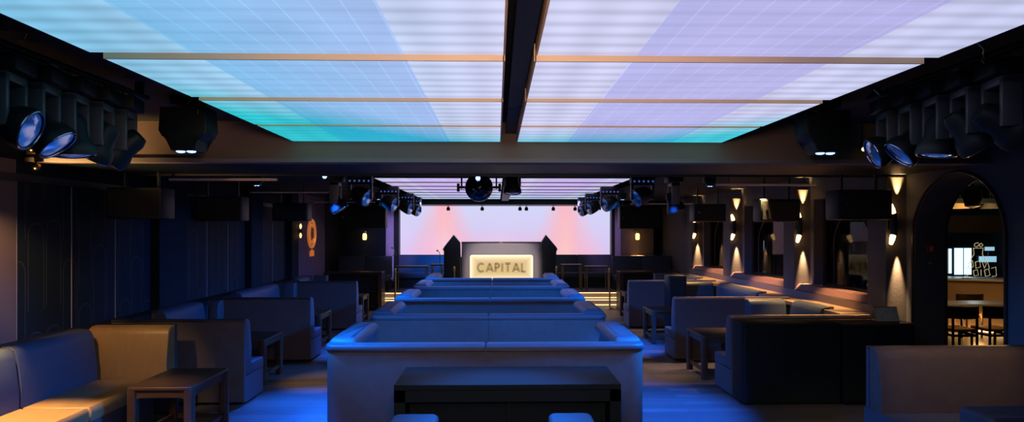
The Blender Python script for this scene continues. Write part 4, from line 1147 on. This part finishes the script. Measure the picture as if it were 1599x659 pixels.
# bar-room side counter seen through the windows, with glasses
t = thing('glass_shelf', 'counter with pale glasses seen through the first window', 'shelf', (8.0, 12.5, 0))
a, b = X(1318, 13.5), X(1392, 13.5)
MB().box(a, b, 13.5, 13.9, 1.38, 1.41).build('shelf_board', mat('shelf_glass', (.3, .34, .36), .2, emit=lin(90, 130, 140), estr=.12), t)  # faint glow put into the board as if lit
MB().box(a + .05, b - .05, 13.85, 13.88, 0, 1.38).build('back_panel', M['darkwall'], t)
MB().box(a, b, 13.48, 13.5, .93, .95).build('light_strip', M['warmled'], t)
g0 = None
for k in range(8):
    x = a + .12 + k * (b - a - .24) / 7
    if g0 is None:
        g0 = MB().lathe([(.03, 0), (.035, .09), (.031, .09), (.026, .008), (0, .008)], (0, 0, 0), 'Z', 14).build('drinking_glass', mat('clear_tumbler', (.7, .78, .8), .1, emit=lin(120, 150, 160), estr=.12), None, True); o = g0  # faint glow painted into the tumblers for their sparkle
    else: o = g0.copy(); COL.objects.link(o)
    o.location = (x, 13.62, 1.41); tag(o, 'pale tumbler on the shelf seen through the first window', 'glass', 'tumblers on the window shelf')
t = thing('far_bar_table', 'turquoise-lit table seen through the second window', 'table', (X(1200, 14.5), 14.5, 0))
a, b = X(1182, 14.5), X(1232, 14.5)
MB().box(a, b, 14.3, 14.9, 1.12, 1.15).build('tabletop', mat('teal_lit_top', (.1, .3, .32), .2, emit=lin(20, 90, 95), estr=.3), t)  # turquoise light put into the top as colour and faint glow
for xx in (a + .06, b - .06): MB().box(xx - .03, xx + .03, 14.35, 14.85, 0, 1.12).build('leg', M['black'], t)

# curtains at the far side of each window
def curtain(y0, y1, label):
    m = MB(); pts = []
    N = 44; x = XR + .47
    f = [(x + .03 * math.sin(k * 1.9), y0 + (y1 - y0) * k / N) for k in range(N + 1)]
    g = [(p[0] + .012, p[1]) for p in f[::-1]]
    bm = m.bm
    for a, b, c_, d in [(f[i], f[i + 1], (f[i + 1][0] + .012, f[i + 1][1]), (f[i][0] + .012, f[i][1])) for i in range(N)]:
        m.poly([(a[0], a[1], .1), (b[0], b[1], .1), (c_[0], c_[1], .1), (d[0], d[1], .1)], (0, 0, 2.6))
    bmesh.ops.remove_doubles(bm, verts=bm.verts, dist=.0005)
    tag(m.build('curtain', M['curtain'], None, True), label, 'curtain', 'brown curtains behind the windows')
curtain(9.9, 10.6, 'brown curtain at the far side of the first right window')
curtain(12.6, 13.55, 'brown curtain at the far side of the second right window')
curtain(15.5, 16.3, 'brown curtain at the far side of the farthest right window')

# ------------------------------------------------------------------ lights
W = bpy.data.worlds.new('world'); S.world = W; W.use_nodes = True
W.node_tree.nodes['Background'].inputs[0].default_value = (.01, .013, .02, 1); W.node_tree.nodes['Background'].inputs[1].default_value = .1
BLUE = (.0, .20, 1.0)
KB, KF, KW = 6.0, 26.0, 9.0
# blue washes from the moving heads down onto the centre sofas and aisles
for x, y, tx, ty, p, ang in (
        (-2.62, 5.6, -1.0, 7.0, 150, 60), (2.85, 5.6, .9, 7.0, 150, 60),
        (-2.6, 5.85, -.6, 6.2, 230, 46), (2.8, 5.85, .5, 6.2, 230, 46),
        (-2.6, 9.6, -.6, 10.6, 190, 75), (2.8, 9.6, .6, 10.6, 190, 75),
        (-2.6, 13.2, -.8, 13.6, 160, 75), (2.8, 13.2, .8, 13.6, 160, 75)):
    lamp_spot((x, y, 2.66), (tx, ty, .9), p * KB, BLUE, ang, .8, .10, 'blue_wash')
for x, y, tx, ty, p, ang in ((-2.6, 5.4, -2.25, 5.8, 110, 44), (2.85, 5.6, 1.85, 7.5, 190, 42), (2.8, 9.9, 2.2, 11.6, 130, 40), (-2.6, 9.9, -2.3, 7.6, 90, 36), (-2.6, 9.9, -2.4, 11.2, 90, 40)):
    lamp_spot((x, y, 2.66), (tx, ty, 0), p * KF, (.01, .13, 1.0), ang, .9, .08, 'blue_floor_wash')
# warm downlights over the aisles, booths and ledges; rail and table spots added for their gold
for x, y, tx, ty, tz, p, ang in ((2.2, 9.4, 2.15, 9.4, 0, 34, 40), (-2.2, 8.9, -2.3, 9.0, 0, 30, 34), (-2.3, 16.0, -2.4, 16.2, 0, 22, 50), (2.4, 16.2, 2.4, 16.2, 0, 22, 50),
        (-4.5, 5.3, -4.2, 5.4, .5, 190, 42), (-4.0, 4.9, -4.0, 7.2, .8, 22, 22), (4.2, 4.3, 4.1, 5.8, .8, 14, 40), (4.9, 9.4, 4.8, 9.4, 1, 50, 50), (4.9, 11.8, 4.8, 11.9, 1, 50, 60), (4.9, 14.6, 4.8, 14.6, 1, 40, 60), (4.55, 8.35, 4.2, 8.03, 1.0, 60, 60), (4.4, 10.45, 4.0, 10.27, 1.0, 55, 60), (4.3, 13.95, 4.0, 13.75, 1.0, 50, 60), (-4.3, 4.6, -3.3, 6.15, .35, 70, 22)):
    lamp_spot((x, y, 2.95 if y < 6.7 else 2.75), (tx, ty, tz), p * KW, (1.0, .60, .23), ang, .8, .04, 'warm_downlight')
# sconce of the left pillar (off the frame edge) throws amber up and down
lamp_spot((-4.7, 6.3, 2.25), (-4.35, 6.77, 2.80), 170, WARM, 80, .9, .03, 'pillar_beam_up')
lamp_spot((-4.3, 5.2, 2.6), (-4.86, 6.4, 1.7), 300, (1, .5, .26), 44, .9, .03, 'pillar_beam_down')
t = thing('wall_sconce', 'tube sconce on the left pillar at the frame edge', 'wall lamp', (-4.81, 5.7, 2.0))
MB().cyl((-4.79, 5.7, 1.9), (-4.79, 5.7, 2.1), .035, n=18).build('body', M['black'], t, True); MB().box(-4.865, -4.82, 5.68, 5.72, 1.97, 2.03).build('wall_mount', M['black'], t)
# neutral-warm fill, added near the viewer for the beam and sofa backs
lamp_spot((0, .8, 2.6), (-.1, 6.5, 1.9), 230, (1.0, .66, .48), 85, .9, .25, 'added_front_fill')
# crossing blue washes from each row of heads to the booths opposite
for x, y, tx, ty, tz, p, ang in ((2.8, 4.9, -4.2, 5.75, .6, 1700, 25), (-2.6, 5.9, 3.0, 9.7, .4, 850, 28), (2.8, 9.7, -3.3, 9.6, .6, 1300, 40), (-2.6, 9.7, 3.0, 12.2, .5, 1000, 36), (-2.6, 4.2, 3.4, 5.7, .8, 900, 24), (2.8, 12.8, -3.3, 13.0, .6, 1200, 40)):
    lamp_spot((x, y, 2.62), (tx, ty, tz), p, (.0, .20, 1.0), ang, .9, .08, 'blue_cross_wash')
lamp_spot((.1, 5.62, 3.0), (.05, 4.72, .9), 1500, BLUE, 44, .9, .1, 'added_console_fill')  # added spot for the blue sheen on the console, no fixture modelled
lamp_spot((.2, 12.5, 2.75), (.15, 18.7, .9), 650, (1.0, .84, .82), 24, .5, .1, 'added_booth_fill')  # added spot to lift the DJ booth front
lamp_spot((-2.0, 17.5, 2.9), (-3.6, 20.4, 1.6), 700, (.45, .35, 1.0), 40, .8, .1, 'added_purple_fill')  # this spot and the next are added to bring out the mauve strips
lamp_spot((2.2, 17.5, 2.9), (3.9, 20.4, 1.6), 600, (.55, .35, 1.0), 40, .8, .1, 'added_purple_fill')
lamp_spot((-1.0, 18.2, 2.85), (-1.8, 20.3, 1.0), 700, BLUE, 50, .8, .1, 'blue_stage_wash')
# bar room light
def point(loc, p, col, r=.1, name='point'):
    ld = bpy.data.lights.new(name, 'POINT'); ld.energy = p; ld.color = col; ld.shadow_soft_size = r
    o = bpy.data.objects.new(name, ld); COL.objects.link(o); o.location = loc
point((8.3, 10.6, 2.2), 40, (1, .55, .2), .1, 'pendant_light')
point((9.4, 12.3, .4), 22, (1, .5, .15), .1, 'bar_foot_light')
point((11.2, 14.8, 1.9), 10, (.7, .9, 1.0), .1, 'fridge_light')
